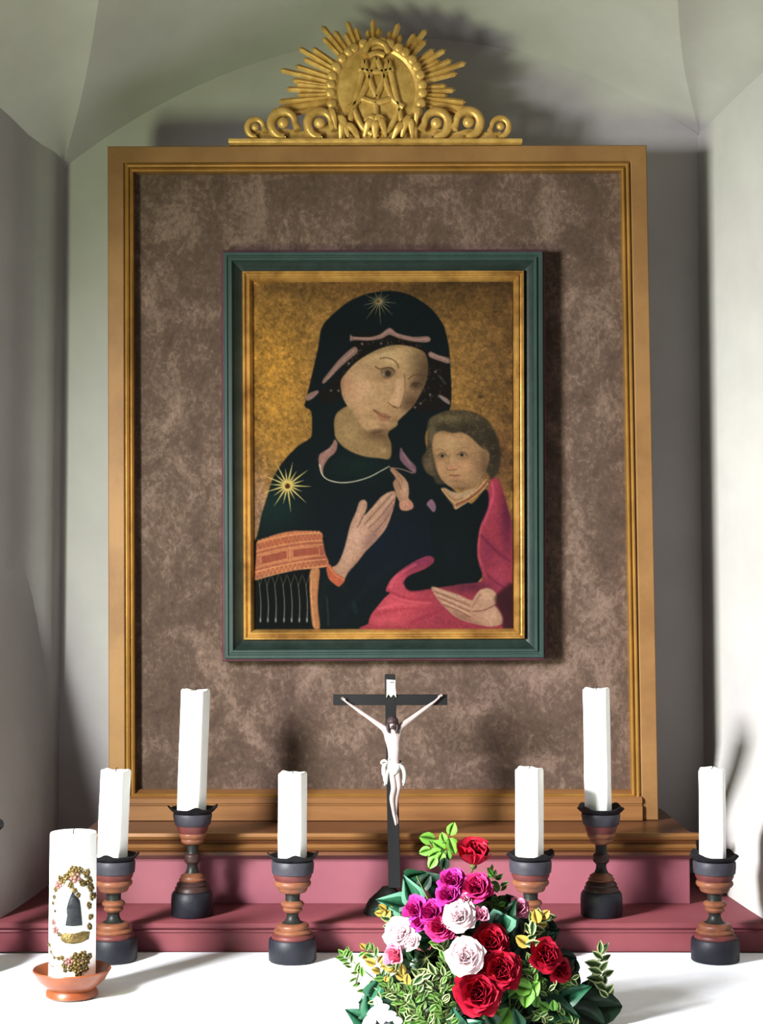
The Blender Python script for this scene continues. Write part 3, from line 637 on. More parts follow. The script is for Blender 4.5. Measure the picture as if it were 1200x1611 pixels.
# the painting
DP = DV-.058
pf = thing('framed_painting', 'old painting of a dark-hooded mother and child in a dark green frame', 'painting', (0, 0, 0))
C5 = [P(347, 392, DP), P(858, 391, DP), P(860, 1039, DP), P(349, 1041, DP)]
ins = quad_frame(C5, [('edge_strip', M['maroon'], [(0, -.055), (0, -.012), (.002, -.009), (.006, -.009), (.006, -.03)]),
    ('green_rail', M['green'], [(.006, -.03), (.006, -.002), (.008, 0), (.014, 0), (.016, -.004), (.019, -.004), (.021, .001), (.025, .001), (.028, -.005), (.0285, -.03)]),
    ('inner_slope', M['green_dark'], [(.0285, -.03), (.0285, -.006), (.036, -.014), (.048, -.018), (.048, -.03)]),
    ('gilt_slip', M['gilt_light'], [(.048, -.03), (.048, -.012), (.050, -.007), (.054, -.007), (.056, -.012), (.059, -.013), (.061, -.009), (.065, -.009), (.069, -.014), (.073, -.024), (.073, -.03)])], pf)
img, (X0, Y0, X1, Y1) = paint_panel(); Hh, Ww = img.shape[:2]
dp = DP+.0235
p00, p10, p01, p11 = P(X0, Y0, dp), P(X1, Y0, dp), P(X0, Y1, dp), P(X1, Y1, dp)
u = np.linspace(0, 1, Ww)[None, :, None]; v = np.linspace(0, 1, Hh)[:, None, None]
co = ((1-u)*(1-v)*np.array(p00)+u*(1-v)*np.array(p10)+(1-u)*v*np.array(p01)+u*v*np.array(p11)).reshape(-1, 3)
ii, jj = np.meshgrid(np.arange(Hh-1), np.arange(Ww-1), indexing='ij'); k0 = (ii*Ww+jj).ravel()
faces = np.stack([k0, k0+Ww, k0+Ww+1, k0+1], 1)
me = bpy.data.meshes.new('painted_panel'); me.vertices.add(len(co)); me.vertices.foreach_set('co', co.ravel())
me.loops.add(faces.size); me.loops.foreach_set('vertex_index', faces.ravel()); me.polygons.add(len(faces))
me.polygons.foreach_set('loop_start', np.arange(0, faces.size, 4)); me.update(calc_edges=True)
lin = np.where(img <= .04045, img/12.92, ((img+.055)/1.055)**2.4)**1.08*PAINT_GAIN
ca = me.color_attributes.new('paint', 'FLOAT_COLOR', 'POINT'); ca.data.foreach_set('color', np.concatenate([lin.reshape(-1, 3), np.ones((Hh*Ww, 1))], 1).astype(np.float32).ravel())
pm = mat('old_oil_paint', '808080', .75, spec=.05, bump=.1, bscale=120); at = pm.node_tree.nodes.new('ShaderNodeAttribute'); at.attribute_name = 'paint'
pm.node_tree.links.new(at.outputs['Color'], pm.node_tree.nodes['Principled BSDF'].inputs['Base Color'])
me.materials.append(pm); o = obj('painted_panel', me, pf); o['label'] = 'hooded mother and child painted on a worn golden ground'
bm = bmesh.new(); box(bm, C5[0].x+.03, C5[1].x-.03, dp+.003, DV-.002, C5[3].z+.03, C5[0].z-.03); mesh_obj('back_board', bm, M['wood'], pf, False)
# ================================================================ CREST
DC = D_FRAME+.012; O_ = P(594, 229, DC); O_.z = max(C4[0].z, C4[1].z)+.0005
cr = thing('sunburst_crest', 'carved gilt sunburst crest with a monogram medallion on top of the tall frame', 'ornament', O_)
def LC(px, py, dy=0): q = P(px, py, DC)-O_; return Vector((q.x, dy, q.z))
KX = lambda x, y: (340+x/2.4, 20+y/2.4)            # close-up of the crest to photograph
CG = M['gilt_crest']
bm = bmesh.new(); a, b = LC(361, 222), LC(820, 222)
box(bm, a.x, b.x, -.03, .025, 0, .010, .002); mesh_obj('base_bar', bm, CG, cr, True, 30)
med = LC(592, 146, 0); RX, RZ = (LC(668, 146)-LC(516, 146)).x/2, (LC(592, 66)-LC(592, 226)).z/2
bm = bmesh.new(); lathe(bm, [(1.0, -.5), (1.0, .3), (.97, .62), (.90, .7), (.84, .55), (.80, .42), (.6, .62), (.3, .72), (0, .74)], 48)
for v_ in bm.verts:
    x, y, z = v_.co; v_.co = (x*RX, -z*.022, y*RZ)
for v_ in bm.verts: v_.co += Vector((med.x, -.004, med.z))
mesh_obj('medallion', bm, CG, cr, True, 40)
md = bpy.context.scene.objects
def crest_part(name, bm, parent=cr): return mesh_obj(name, bm, CG, parent, True, 40)
for k in range(22):                                   # lobed border of the medallion
    a = math.radians(-25+230*k/21+random.uniform(-2, 2)); c_ = Vector((med.x+RX*.95*math.cos(a), -.018, med.z+RZ*.95*math.sin(a)))
    bm = bmesh.new(); ball(bm, c_, .0125, (1, .5, 1), 2); crest_part('border_lobe', bm)
def stroke(pts, w_=.0078, name='monogram_stroke', y=-.026):
    bm = bmesh.new(); tube(bm, crom([LC(*KX(*p), y) for p in pts], 4) if len(pts) > 2 else [LC(*KX(*p), y) for p in pts], w_, 10, .9); crest_part(name, bm)
for q in ([(560, 195), (540, 290), (505, 420)], [(560, 195), (585, 280), (605, 330)], [(605, 330), (628, 270), (650, 195)], [(650, 195), (672, 300), (700, 420)],
          [(605, 185), (580, 250), (545, 330), (505, 370)], [(605, 185), (632, 250), (660, 330), (706, 370)], [(548, 335), (605, 350), (660, 335)],
          [(520, 375), (550, 440), (590, 470)], [(690, 375), (660, 440), (625, 470)], [(540, 225), (605, 235), (668, 225)], [(600, 350), (605, 420), (604, 480)],
          [(560, 165), (575, 135), (605, 122), (635, 135), (650, 165)], [(575, 175), (605, 165), (635, 175)]): stroke(q, y=-.022-.0025*(len(q) == 2))
def ray_bundle(ang, tip_r, n_=3, spread=7, wd=.0108, r0=.72):
    for k in range(n_):
        o_ = (k-(n_-1)/2); a = math.radians(ang+o_*spread); L = tip_r*(1 if abs(o_) < .3 else .86+.05*random.random())
        d1 = Vector((math.cos(a), 0, math.sin(a))); pr = Vector((-d1.z, 0, d1.x)); bm = bmesh.new()
        ctr = Vector((med.x, 0, med.z)); s0 = RX*r0; w0, w1 = wd*.75, wd*.62
        A0, A1 = ctr+d1*s0, ctr+d1*(L-.008); T = ctr+d1*L
        vs = []
        for c_, w_ in ((A0, w0), (A1, w1)):
            vs.append([bm.verts.new(c_+pr*w_), bm.verts.new(c_+Vector((0, -.007, 0))), bm.verts.new(c_-pr*w_), bm.verts.new(c_+Vector((0, .006, 0)))])
        tv = bm.verts.new(T)
        for i in range(4): bm.faces.new((vs[0][i], vs[0][(i+1) % 4], vs[1][(i+1) % 4], vs[1][i])); bm.faces.new((vs[1][i], vs[1][(i+1) % 4], tv))
        bm.faces.new(vs[0][::-1]); mesh_obj('ray', bm, CG, cr, False)
cx_, cy_ = KX(605, 300)
for ex, ey, n_, sp in ((262, 288, 3, 4), (240, 215, 3, 5), (310, 132, 3, 5), (398, 48, 3, 5), (492, 30, 3, 5), (592, 22, 3, 5), (690, 38, 3, 5), (795, 62, 3, 5),
                       (868, 138, 3, 5), (945, 188, 3, 5), (905, 292, 3, 4), (180, 356, 2, 4), (160, 398, 2, 4), (992, 356, 2, 4), (1045, 400, 2, 4)):
    q = LC(*KX(ex, ey)); dx, dz = q.x-med.x, q.z-med.z; ray_bundle(math.degrees(math.atan2(dz, dx)), math.hypot(dx, dz), n_, sp)
def scroll(cx, cy, r, flip):
    r_ = (LC(*KX(cx+r, cy))-LC(*KX(cx, cy))).x; c0 = LC(*KX(cx, cy)); f = -1 if flip else 1; pts, rad = [], []
    for k in range(26):
        a = math.radians(-118+ 296*k/25); pts.append(c0+Vector((f*r_*.72*math.cos(math.pi-a), -.016, r_*.78*math.sin(a)))); rad.append(r_*(.20+.10*math.sin(math.pi*k/25)))
    e = pts[0]; pts = [e+Vector((f*(-r_*.75), .004, -r_*.15)), e+Vector((f*(-r_*.4), .002, -r_*.12))]+pts[1:]; rad = [r_*.1, r_*.18]+rad[1:]
    e = pts[-1]; pts.append(e+Vector((-f*-r_*.18, -.004, -r_*.42))); rad.append(r_*.26)
    bm = bmesh.new(); tube(bm, pts, rad, 10, .85); s = crest_part('scroll', bm)
    bm = bmesh.new(); ball(bm, c0+Vector((0, -.022, r_*.02)), r_*.36, (1, .8, 1), 2); o = mesh_obj('pearl', bm, CG, s)
for q in ((150, 443, 42, 0), (255, 428, 62, 0), (392, 428, 62, 0), (830, 428, 62, 1), (950, 425, 62, 1), (1070, 440, 44, 1)): scroll(*q)
def carved_leaf(px, py, L, wd, ang, y=-.024):
    bm = bmesh.new(); c0 = LC(*KX(px, py), y); a = math.radians(ang); dr = Vector((math.cos(a), 0, math.sin(a))); pts, rad = [], []
    for k in range(9):
        t = k/8; pts.append(c0+dr*(L*t)+Vector((0, -.010*math.sin(math.pi*t), .012*math.sin(math.pi*t)))); rad.append(wd*(.25+math.sin(math.pi*min(.95, t*.9+.08)))*.7)
    tube(bm, pts, rad, 8, .6); crest_part('carved_leaf', bm)
for q in ((500, 480, .055, .010, 118), (540, 490, .05, .010, 140), (560, 478, .045, .010, 60), (600, 488, .04, .011, 90), (640, 480, .045, .010, 115), (665, 490, .05, .010, 45),
          (700, 480, .055, .010, 65), (740, 485, .045, .009, 100), (470, 488, .04, .009, 80), (455, 450, .05, .008, 110), (750, 440, .045, .008, 75), (580, 440, .04, .008, 20), (620, 440, .04, .008, 160)): carved_leaf(*q)
# filler behind the lower leaves so the carving reads as one slab
bm = bmesh.new(); pts = [KX(*p) for p in ((110, 486), (135, 440), (200, 455), (250, 440), (330, 450), (390, 440), (440, 400), (770, 400), (830, 440), (900, 455), (950, 440), (1030, 455), (1070, 450), (1100, 486))]
f_ = [bm.verts.new(LC(*p, -.006)) for p in pts]; b_ = [bm.verts.new(LC(*p, .012)) for p in pts]
bm.faces.new(f_); bm.faces.new(b_[::-1])
for i in range(len(f_)): bm.faces.new((f_[i], f_[(i+1) % len(f_)], b_[(i+1) % len(f_)], b_[i]))
mesh_obj('backing', bm, CG, cr, False)
# ================================================================ CANDLESTICKS AND CANDLES
K = .000438
def sec(*p): return [(hw*K, (1326-y)*K) for hw, y in p]
FRONT = [('base', 'slate_dark', sec((0, 1326), (104, 1326), (110, 1320), (111, 1260), (109, 1228), (104, 1222), (60, 1222))),
         ('base_moulding', 'st_red', sec((60, 1222), (96, 1222), (98, 1212), (92, 1204), (84, 1200))),
         ('lower_ring', 'ochre', sec((84, 1200), (88, 1192), (84, 1184), (74, 1180), (76, 1172), (76, 1164), (68, 1157), (50, 1153))),
         ('lower_neck', 'olive', sec((50, 1153), (36, 1145), (27, 1125), (27, 1112), (33, 1106))),
         ('middle_bead', 'ochre', sec((33, 1106), (42, 1100), (46, 1092), (40, 1084), (50, 1076), (54, 1068), (48, 1058), (34, 1052))),
         ('upper_neck', 'olive', sec((34, 1052), (33, 1046), (34, 1022), (42, 1018))),
         ('upper_ring', 'ochre', sec((42, 1018), (62, 1012), (68, 1002), (70, 992), (80, 986), (86, 976), (84, 966), (78, 960))),
         ('cup_band', 'st_red', sec((78, 960), (84, 950), (88, 940), (88, 930))),
         ('cup', 'slate', sec((88, 930), (95, 926), (98, 900), (98, 878), (94, 870), (40, 870)))]
TALL = [('base', 'slate_dark', sec((0, 1326), (94, 1326), (100, 1320), (101, 1250), (98, 1222), (90, 1210), (50, 1208))),
        ('base_moulding', 'st_brown', sec((50, 1208), (84, 1208), (82, 1192), (74, 1184), (76, 1176), (70, 1168), (60, 1160))),
        ('lower_ring', 'ochre', sec((60, 1160), (64, 1152), (56, 1144), (56, 1136), (44, 1128), (34, 1122))),
        ('lower_neck', 'olive', sec((34, 1122), (26, 1104), (24, 1086), (28, 1078))),
        ('middle_bead', 'st_brown', sec((28, 1078), (36, 1072), (40, 1062), (36, 1052), (40, 1042), (36, 1034), (28, 1028))),
        ('upper_neck', 'olive', sec((28, 1028), (26, 1020), (28, 990), (36, 986))),
        ('upper_ring', 'ochre', sec((36, 986), (52, 978), (56, 968), (54, 960), (62, 952), (68, 940), (66, 932))),
        ('cup_band', 'st_red', sec((66, 932), (72, 920), (76, 906), (78, 896))),
        ('cup', 'slate', sec((78, 896), (86, 890), (92, 860), (94, 846), (92, 838), (40, 838)))]
def tray_wob(r, z, a):
    k = max(0, math.cos(4*a+.6)); return r*(1+.07*k*(r > .035)), z+(.007*k*k if r > .04 else 0)
proto = {}
def candlestick(kind, loc, label, group, rz=0, scale=1):
    t = thing('candlestick', label, 'candlestick', loc, group); t.rotation_euler.z = rz; t.scale = (scale,)*3
    if kind not in proto:
        L = []
        for nm, m, pr in (FRONT if kind == 'front' else TALL):
            bm = bmesh.new(); lathe(bm, pr, 40); L.append((nm, finish(bm, nm, M[m], True, 50)))
        zt_, rr = pr[-1][1], (.049 if kind == 'front' else .050)
        bm = bmesh.new(); lathe(bm, [(0, zt_), (.036, zt_), (.043, zt_+.003), (rr, zt_+.010), (rr-.0015, zt_+.0115), (.042, zt_+.0065), (.034, zt_+.003), (0, zt_+.003)], 48, tray_wob)
        L.append(('drip_tray', finish(bm, 'drip_tray', M['black'], True, 40))); proto[kind] = (L, zt_+.003)
    for nm, me in proto[kind][0]: obj(nm, me, t)
    return proto[kind][1]*scale
def candle(loc, side, h, rz, label, group, lean=(0, 0), seed=1):
    rnd = random.Random(seed); t = thing('candle', label, 'candle', loc, group); t.rotation_euler = (lean[1], lean[0], 0)
    bm = bmesh.new(); rings = []; n = 40; e = 5.0
    lv = [(0, .93), (.004, 1), (h*.25, 1), (h*.5, 1.0), (h*.75, 1), (h-.004, 1.0), (h-.0012, .97), (h, .90), (h-.001, .6), (h-.003, .3), (h-.004, 0)]
    for z, k in lv:
        if k == 0: rings.append([bm.verts.new((0, 0, z))]); continue
        ring = []
        for i in range(n):
            a = 2*math.pi*i/n; c_, s_ = math.cos(a), math.sin(a); r = side/2/((abs(c_)**e+abs(s_)**e)**(1/e))
            b_ = a+rz; wv = 1+.010*math.sin(3*b_+z*30+seed)+.006*math.sin(z*70+seed*2); zz = z+(.0016*math.sin(2*a+seed)+.001*math.sin(5*a) if z > h-.005 else 0)
            ring.append(bm.verts.new((r*k*wv*math.cos(b_), r*k*wv*math.sin(b_), zz)))
        rings.append(ring)
    bm.faces.new(rings[0][::-1])
    for a_, b_ in zip(rings, rings[1:]):
        for i in range(n):
            j = (i+1) % n
            if len(b_) == 1: bm.faces.new((a_[i], a_[j], b_[0]))
            else: bm.faces.new((a_[i], a_[j], b_[j], b_[i]))
    mesh_obj('wax_body', bm, M['wax'], t, True, 60)
    bm = bmesh.new(); tube(bm, [(0, 0, h-.006), (0, 0, h), (.001, 0, h+.003), (.003, 0, h+.0045)], .0009, 6); mesh_obj('wick', bm, M['wick'], t)
GF, GT = 'short candlesticks on the white cloth', 'tall candlesticks on the red step'
fronts = [(178, 1510, 1211, 176.5, .035, 'short turned candlestick nearest the decorated pillar candle'), (460, 1511, 1215, 460, 0, 'short turned candlestick standing between the left tall candlestick and the crucifix'),
          (835, 1509, 1208, 833, 0, 'short turned candlestick partly hidden behind the flower bouquet'), (1125, 1511, 1209, 1121, .0, 'rightmost short turned candlestick, close to the bright right wall')]
cl = ['short white candle beside the decorated pillar candle, wick sunk in its top', 'short white candle in the candlestick left of the crucifix', 'short white candle rising above the bouquet', 'short white candle at the far right, in front of its own shadow']
for i, (px, py, ty, cxp, ln, lab) in enumerate(fronts):
    b = PZ(px, py, TZ); top = candlestick('front', b, lab, GF, rz=.3*i)
    zt_ = P(px, ty, b.y).z; cp = P(cxp, 1340, b.y); candle(Vector((cp.x, b.y, b.z+top)), .0515, zt_-(b.z+top), math.radians(-18+(0, 3, -3, 2)[i]), cl[i], 'short white candles', (ln, 0), i+1)
tl = ['tall turned candlestick on the left of the red step', 'tall turned candlestick on the right of the red step']
tc_ = ['tall white candle on the left, before the left edge of the velvet', 'tall white candle on the right, before the right edge of the velvet']
for i, (px, py, ty, cxp, ln) in enumerate(((302, 1440, 1085, 301, .03), (946, 1440, 1083, 941, -.01))):
    b = PZ(px, py, STEPZ); top = candlestick('tall', b, tl[i], GT, rz=.4+.5*i); zt_ = P(px, ty, b.y).z; cp = P(cxp, 1280, b.y)
    candle(Vector((cp.x, b.y, b.z+top)), .0525, zt_-(b.z+top), math.radians(-18), tc_[i], 'tall white candles', (ln, 0), i+7)
# a candlestick mostly outside the frame, only its tray's tip seen at the far left
b = PZ(-34, 1470, TZ); b = Vector((P(-45, 1300, 3.16).x, 3.16, TZ))
k_ = (P(0, 1302, 3.16).z-TZ)/.2234; top = candlestick('tall', b, 'candlestick at the left edge, only the dark tip of its drip tray in view', None, .9, k_)
# ================================================================ PILLAR CANDLE ON ITS DISH
b = PZ(113, 1566, TZ); R = .5*(P(150, 1450, b.y).x-P(77, 1450, b.y).x); S = (P(113, 1450, b.y).x-P(112, 1450, b.y).x)
dish = thing('candle_dish', 'orange-brown footed dish under the decorated pillar candle', 'dish', b)
bm = bmesh.new(); lathe(bm, [(0, 0), (38*S, 0), (41*S, 2*S), (40*S, 9*S), (37*S, 12*S), (40*S, 15*S), (52*S, 26*S), (59*S, 38*S), (61*S, 41*S), (60*S, 43*S), (57*S, 41*S), (50*S, 30*S), (36*S, 20*S), (0, 18*S)], 56)
mesh_obj('bowl_body', bm, M['terracotta'], dish, True, 60)
pb = Vector((b.x, b.y, b.z+18*S)); H_ = P(113, 1309, b.y).z-pb.z
pc = thing('pillar_candle', 'thick white pillar candle with gold wax wreath and dark robed figure', 'candle', pb)
bm = bmesh.new(); lathe(bm, [(0, 0), (R*.97, 0), (R, .003), (R, H_*.5), (R*.995, H_-.004), (R*.97, H_), (R*.8, H_-.001), (R*.3, H_-.003), (0, H_-.004)], 64); mesh_obj('wax_body', bm, M['wax'], pc, True, 60)
bm = bmesh.new(); tube(bm, [(0, 0, H_-.005), (0, 0, H_+.004), (.002, 0, H_+.006)], .001, 6); mesh_obj('wick', bm, M['wick'], pc)
def onp(cx, cy, lift=0):                              # (close-up x, y) to a point and turn on the candle's side
    px, py = 40+cx/5.033, 1280+cy/5.033; a = math.asin(max(-.97, min(.97, (px-113.5)/36.5))); z = P(px, py, b.y-R*.8).z-pb.z
    return Vector(((R+lift)*math.sin(a), -(R+lift)*math.cos(a), z)), a
def blob(name, cx, cy, r, m, sq=(1, .5, 1), lift=0, rotz=0, pt=None, spikes=0):
    q, a = onp(cx, cy, lift); bm = bmesh.new(); rot = Matrix.Rotation(a, 3, 'Z') @ Matrix.Rotation(rotz, 3, 'Y')
    if spikes:
        for k in range(spikes):
            t_ = 2*math.pi*k/spikes; ball(bm, q+rot @ Vector((r*.62*math.cos(t_), -.001, r*.62*math.sin(t_))), r*.45, (1, .6, 1), 1, rot)
        ball(bm, q+rot @ Vector((0, -.003, 0)), r*.4, (1, .7, 1), 1, rot)
    else: ball(bm, q, r, sq, 2, rot)
    return mesh_obj(name, bm, m, pt or pc)
rn = random.Random(3)
wreath = [(405, 440, 26), (450, 445, 22), (500, 480, 24), (520, 540, 22), (530, 600, 24), (535, 670, 22), (365, 490, 26), (420, 500, 30), (320, 520, 22), (290, 560, 24), (300, 500, 14), (385, 560, 18), (415, 600, 16),
          (265, 600, 16), (255, 660, 14), (245, 710, 12), (262, 770, 9), (250, 860, 18), (268, 920, 22), (300, 950, 14), (520, 740, 18), (525, 830, 16), (520, 900, 18), (470, 545, 20), (445, 640, 14)]
wreath += [(x+rn.uniform(-16, 16), y+rn.uniform(-16, 16), r*.8) for x, y, r in wreath if x > 350 or y < 560]
for cx, cy, r in wreath:
    pk = (cx, cy) in ((290, 560), (268, 920), (250, 860), (420, 500)); blob('wax_rosette', cx, cy, r*S/5.033*1.5, M['pink_wax'] if pk else M['gold_wax'], spikes=5, rotz=rn.random())
for cx, cy, r in ((345, 1190, 18), (380, 1160, 26), (430, 1130, 28), (480, 1120, 26), (400, 1210, 24), (450, 1190, 30), (500, 1170, 26), (450, 1250, 26), (500, 1230, 20), (350, 1230, 14), (325, 1130, 14), (300, 1140, 12), (260, 1140, 10), (525, 1140, 18), (230, 1100, 10), (215, 1050, 12), (190, 1055, 10)):
    blob('wax_rosette', cx, cy, r*S/5.033*1.5, M['pink_wax'] if r == 26 and cx < 400 else M['gold_wax'], spikes=5, rotz=rn.random())
bm = bmesh.new(); tube(bm, [onp(x, y, .001)[0] for x, y in ((190, 1040), (215, 1045), (228, 1090), (250, 1130), (310, 1145), (350, 1160))], .0012, 6); tube(bm, [onp(x, y, .001)[0] for x, y in ((205, 1195), (240, 1215), (290, 1200), (345, 1215))], .0009, 6)
mesh_obj('gold_tendril', bm, M['gold_wax'], pc)
def relief(name, outline, m, thick, n_=1):            # a rounded slab lying on the candle's side
    bm = bmesh.new(); cxm = sum(p[0] for p in outline)/len(outline); cym = sum(p[1] for p in outline)/len(outline); rows = []
    for s, l in ((1, -.001), (.96, thick*.7), (.7, thick), (.0, thick*1.15)):
        if s == 0: rows.append([bm.verts.new(onp(cxm, cym, l)[0])]); continue
        rows.append([bm.verts.new(onp(cxm+(x-cxm)*s, cym+(y-cym)*s, l)[0]) for x, y in outline])
    for a_, c_ in zip(rows, rows[1:]):
        for i in range(len(outline)):
            j = (i+1) % len(outline); bm.faces.new((a_[i], a_[j], c_[j], c_[i]) if len(c_) > 1 else (a_[i], a_[j], c_[0]))
    return mesh_obj(name, bm, m, pc, True, 60)
relief('robed_figure', [(400, 610), (420, 640), (455, 680), (462, 740), (474, 884), (412, 888), (350, 882), (362, 800), (358, 740), (372, 680), (385, 640)], M['robe'], .005)
relief('robe_yoke', [(395, 640), (430, 655), (452, 700), (456, 740), (400, 748), (360, 740), (372, 690)], M['robe'], .0068)
blob('figure_head', 408, 600, .0042, M['gold_wax'], (1, .8, 1.2), .004)
relief('hem_band', [(345, 885), (412, 892), (482, 886), (480, 922), (412, 930), (342, 924)], M['wax'], .004)
relief('gold_banner', [(308, 955), (345, 935), (412, 942), (480, 932), (525, 945), (518, 1000), (470, 1020), (412, 1026), (350, 1018), (318, 1000)], M['gold_wax'], .004)
# ================================================================ CRUCIFIX
bs = PZ(611, 1437, STEPZ); DX = bs.y-.015
cx0 = thing('crucifix', 'slender black standing crucifix with a pale carved figure', 'crucifix', bs)
def LX(px, py, dy=0): q = P(px, py, DX)-bs; return Vector((q.x, q.y+dy, q.z))
def beam(name, pts, th, m=M['cross'], y0=0):
    bm = bmesh.new(); f_ = [bm.verts.new(LX(*p, y0)) for p in pts]; k_ = [bm.verts.new(LX(*p, y0+th)) for p in pts]
    bm.faces.new(f_); bm.faces.new(k_[::-1])
    for i in range(len(pts)): bm.faces.new((f_[i], f_[(i+1) % len(pts)], k_[(i+1) % len(pts)], k_[i]))
    bmesh.ops.recalc_face_normals(bm, faces=bm.faces[:]); bmesh.ops.bevel(bm, geom=bm.edges[:], offset=.0008, segments=2, affect='EDGES')
    return mesh_obj(name, bm, m, cx0, True, 30)
beam('upright_beam', [(605, 1061), (621.5, 1061), (630.5, 1397), (611, 1397)], .014)
beam('crossbar', [(524, 1093), (703.5, 1093), (703.5, 1109.5), (524, 1109.5)], .0135, y0=.0003)
bm = bmesh.new(); nn = 40; rings = []
for k, (r, z) in enumerate([(.052, 0), (.053, .005), (.050, .014), (.046, .022), (.038, .032), (.028, .040), (.020, .047), (.013, .056)]):
    rings.append([bm.verts.new((r*math.cos(2*math.pi*i/nn)*(1+.07*math.sin(5*2*math.pi*i/nn+k)+.04*math.sin(9*2*math.pi*i/nn+2*k)), .85*r*math.sin(2*math.pi*i/nn)*(1+.06*math.sin(4*2*math.pi*i/nn+k)), z)) for i in range(nn)])
for a_, c_ in zip(rings, rings[1:]):
    for i in range(nn): bm.faces.new((a_[i], a_[(i+1) % nn], c_[(i+1) % nn], c_[i]))
bm.faces.new(rings[0][::-1]); bm.faces.new(rings[-1]); mesh_obj('base_mound', bm, M['stone'], cx0, True, 70, loc=(0, 0, 0))
# scroll over the head
bm = bmesh.new(); ol = [(608, 1069), (622, 1070), (621.5, 1078), (623, 1097), (619, 1092), (615, 1097), (611, 1092), (607.5, 1098), (608, 1082)]
f_ = [bm.verts.new(LX(*p, -.003-.002*math.sin(i))) for i, p in enumerate(ol)]; k_ = [bm.verts.new(v_.co+Vector((0, .0022, 0))) for v_ in f_]; bm.faces.new(f_); bm.faces.new(k_[::-1])
for i in range(len(ol)): bm.faces.new((f_[i], f_[(i+1) % len(ol)], k_[(i+1) % len(ol)], k_[i]))
sc_ = mesh_obj('title_scroll', bm, M['paper'], cx0, False); sc_['label'] = 'cream paper-like scroll with forked ends above the figure'
bm = bmesh.new(); tube(bm, [LX(613, 1073.5, -.0058), LX(617, 1073, -.0062), LX(620, 1074, -.0058)], .0009, 5); mesh_obj('ink_mark', bm, M['hair'], sc_)
# the carved figure: one skinned surface
V, E_, RD = [], [], []
def jt(px, py, dy, r, par=None):
    V.append(LX(px, py, dy)); RD.append(r); i = len(V)-1
    if par is not None: E_.append((par, i))
    return i
u_ = .00135
pel = jt(620, 1203, -.012, (.0125, .009)); wst = jt(619.5, 1190, -.013, (.0128, .0088), pel); rib = jt(619.5, 1173, -.016, (.0172, .0112), wst); che = jt(619.5, 1157, -.016, (.0195, .0112), rib)
nk = jt(618.5, 1147, -.018, (.0055, .0055), che); hd0 = jt(618, 1140, -.023, (.0078, .0085), nk); hd1 = jt(617, 1133, -.025, (.0078, .0088), hd0)
for s, sh, el, wr, hd in ((-1, (607, 1147), (578, 1127), (549, 1107), (541, 1101)), (1, (631, 1142), (659, 1121), (684, 1103), (691.5, 1096))):
    a = jt(sh[0], sh[1], -.013, (.0086, .0080), che); m1 = jt((sh[0]+el[0])/2, (sh[1]+el[1])/2, -.010, (.0062, .0060), a); e_ = jt(el[0], el[1], -.008, (.0048, .0046), m1)
    m2 = jt(el[0]*.6+wr[0]*.4, el[1]*.6+wr[1]*.4, -.007, (.0048, .0045), e_); w_ = jt(wr[0], wr[1], -.006, (.0027, .0025), m2); p_ = jt(hd[0], hd[1], -.0055, (.0034, .0020), w_)
    for dx, dy, L in ((-s*.2+s*1.4, -5.2, 1), (s*3.0, -5.0, 1.05), (s*4.6, -4.0, 1), (s*5.4, -2.4, .85)):
        f1 = jt(hd[0]+dx*.55*L, hd[1]+dy*.55*L, -.0068, (.0009, .0009), p_); jt(hd[0]+dx*L*.95, hd[1]+dy*L*.9, -.0095, (.0007, .0007), f1)
    t1 = jt(hd[0]-s*2.2, hd[1]-2.6, -.008, (.0010, .0010), p_)
for s, kn, sh_, an, to in ((-1, (619.5, 1238), (616, 1254), (619.5, 1280), (622, 1296)), (1, (627, 1236), (623, 1253), (622, 1279), (624.5, 1294))):
    dz = -.004 if s < 0 else .0
    h_ = jt(616.5 if s < 0 else 624, 1211, -.012, (.0090, .0085), pel); k_ = jt(kn[0], kn[1], -.021+dz, (.0062, .0064), h_); c_ = jt(sh_[0], sh_[1], -.015+dz, (.0056, .0060), k_)
    a_ = jt(an[0], an[1], -.007+dz, (.0034, .0036), c_); f_ = jt(to[0], to[1]-5, -.010+dz, (.0036, .0030), a_); jt(to[0]+.5, to[1]+1, -.014+dz, (.0028, .0018), f_)
me = bpy.data.meshes.new('carved_figure'); me.from_pydata(V, E_, []); me.materials.append(M['ivory']); fg = obj('carved_figure', me, cx0); fg['label'] = 'ivory-pale figure with bowed head and outstretched arms'
sk = fg.modifiers.new('skin', 'SKIN'); sk.use_smooth_shade = True
sv = me.skin_vertices[0].data
for i, r in enumerate(RD): sv[i].radius = r; sv[i].use_root = (i == pel)
fg.modifiers.new('sub', 'SUBSURF').levels = 2; fg.modifiers['sub'].render_levels = 2
hc = (LX(617.3, 1136, -.024)); bm = bmesh.new()
ball(bm, hc+Vector((0, .001, .003)), .0120, (1.05, 1.05, .95), 3)
for v_ in bm.verts:
    if v_.co.y < hc.y-.002 and v_.co.z < hc.z-.001: v_.co.y = hc.y-.002+(v_.co.y-hc.y+.002)*.2
    v_.co += Vector((random.uniform(-1, 1), random.uniform(-1, 1), random.uniform(-1, 1)))*.0004
for s in (-1, 1):
    tube(bm, [hc+Vector((s*.009, .001, .002)), hc+Vector((s*.0105, -.002, -.008)), hc+Vector((s*.009, -.004, -.016)), hc+Vector((s*.007, -.006, -.021))], [.0035, .0036, .003, .001], 6)
hr = mesh_obj('hair', bm, M['hair'], fg, True)
bm = bmesh.new()                                      # crown of thorns, nose, brows and beard
for k in range(3):
    tube(bm, [hc+Vector((.0108*math.cos(a), .0108*math.sin(a), .0035+.0015*math.sin(3*a+2*k))) for a in [2*math.pi*i/20 for i in range(21)]], .0011, 5)
mesh_obj('thorn_crown', bm, M['st_brown'], fg)
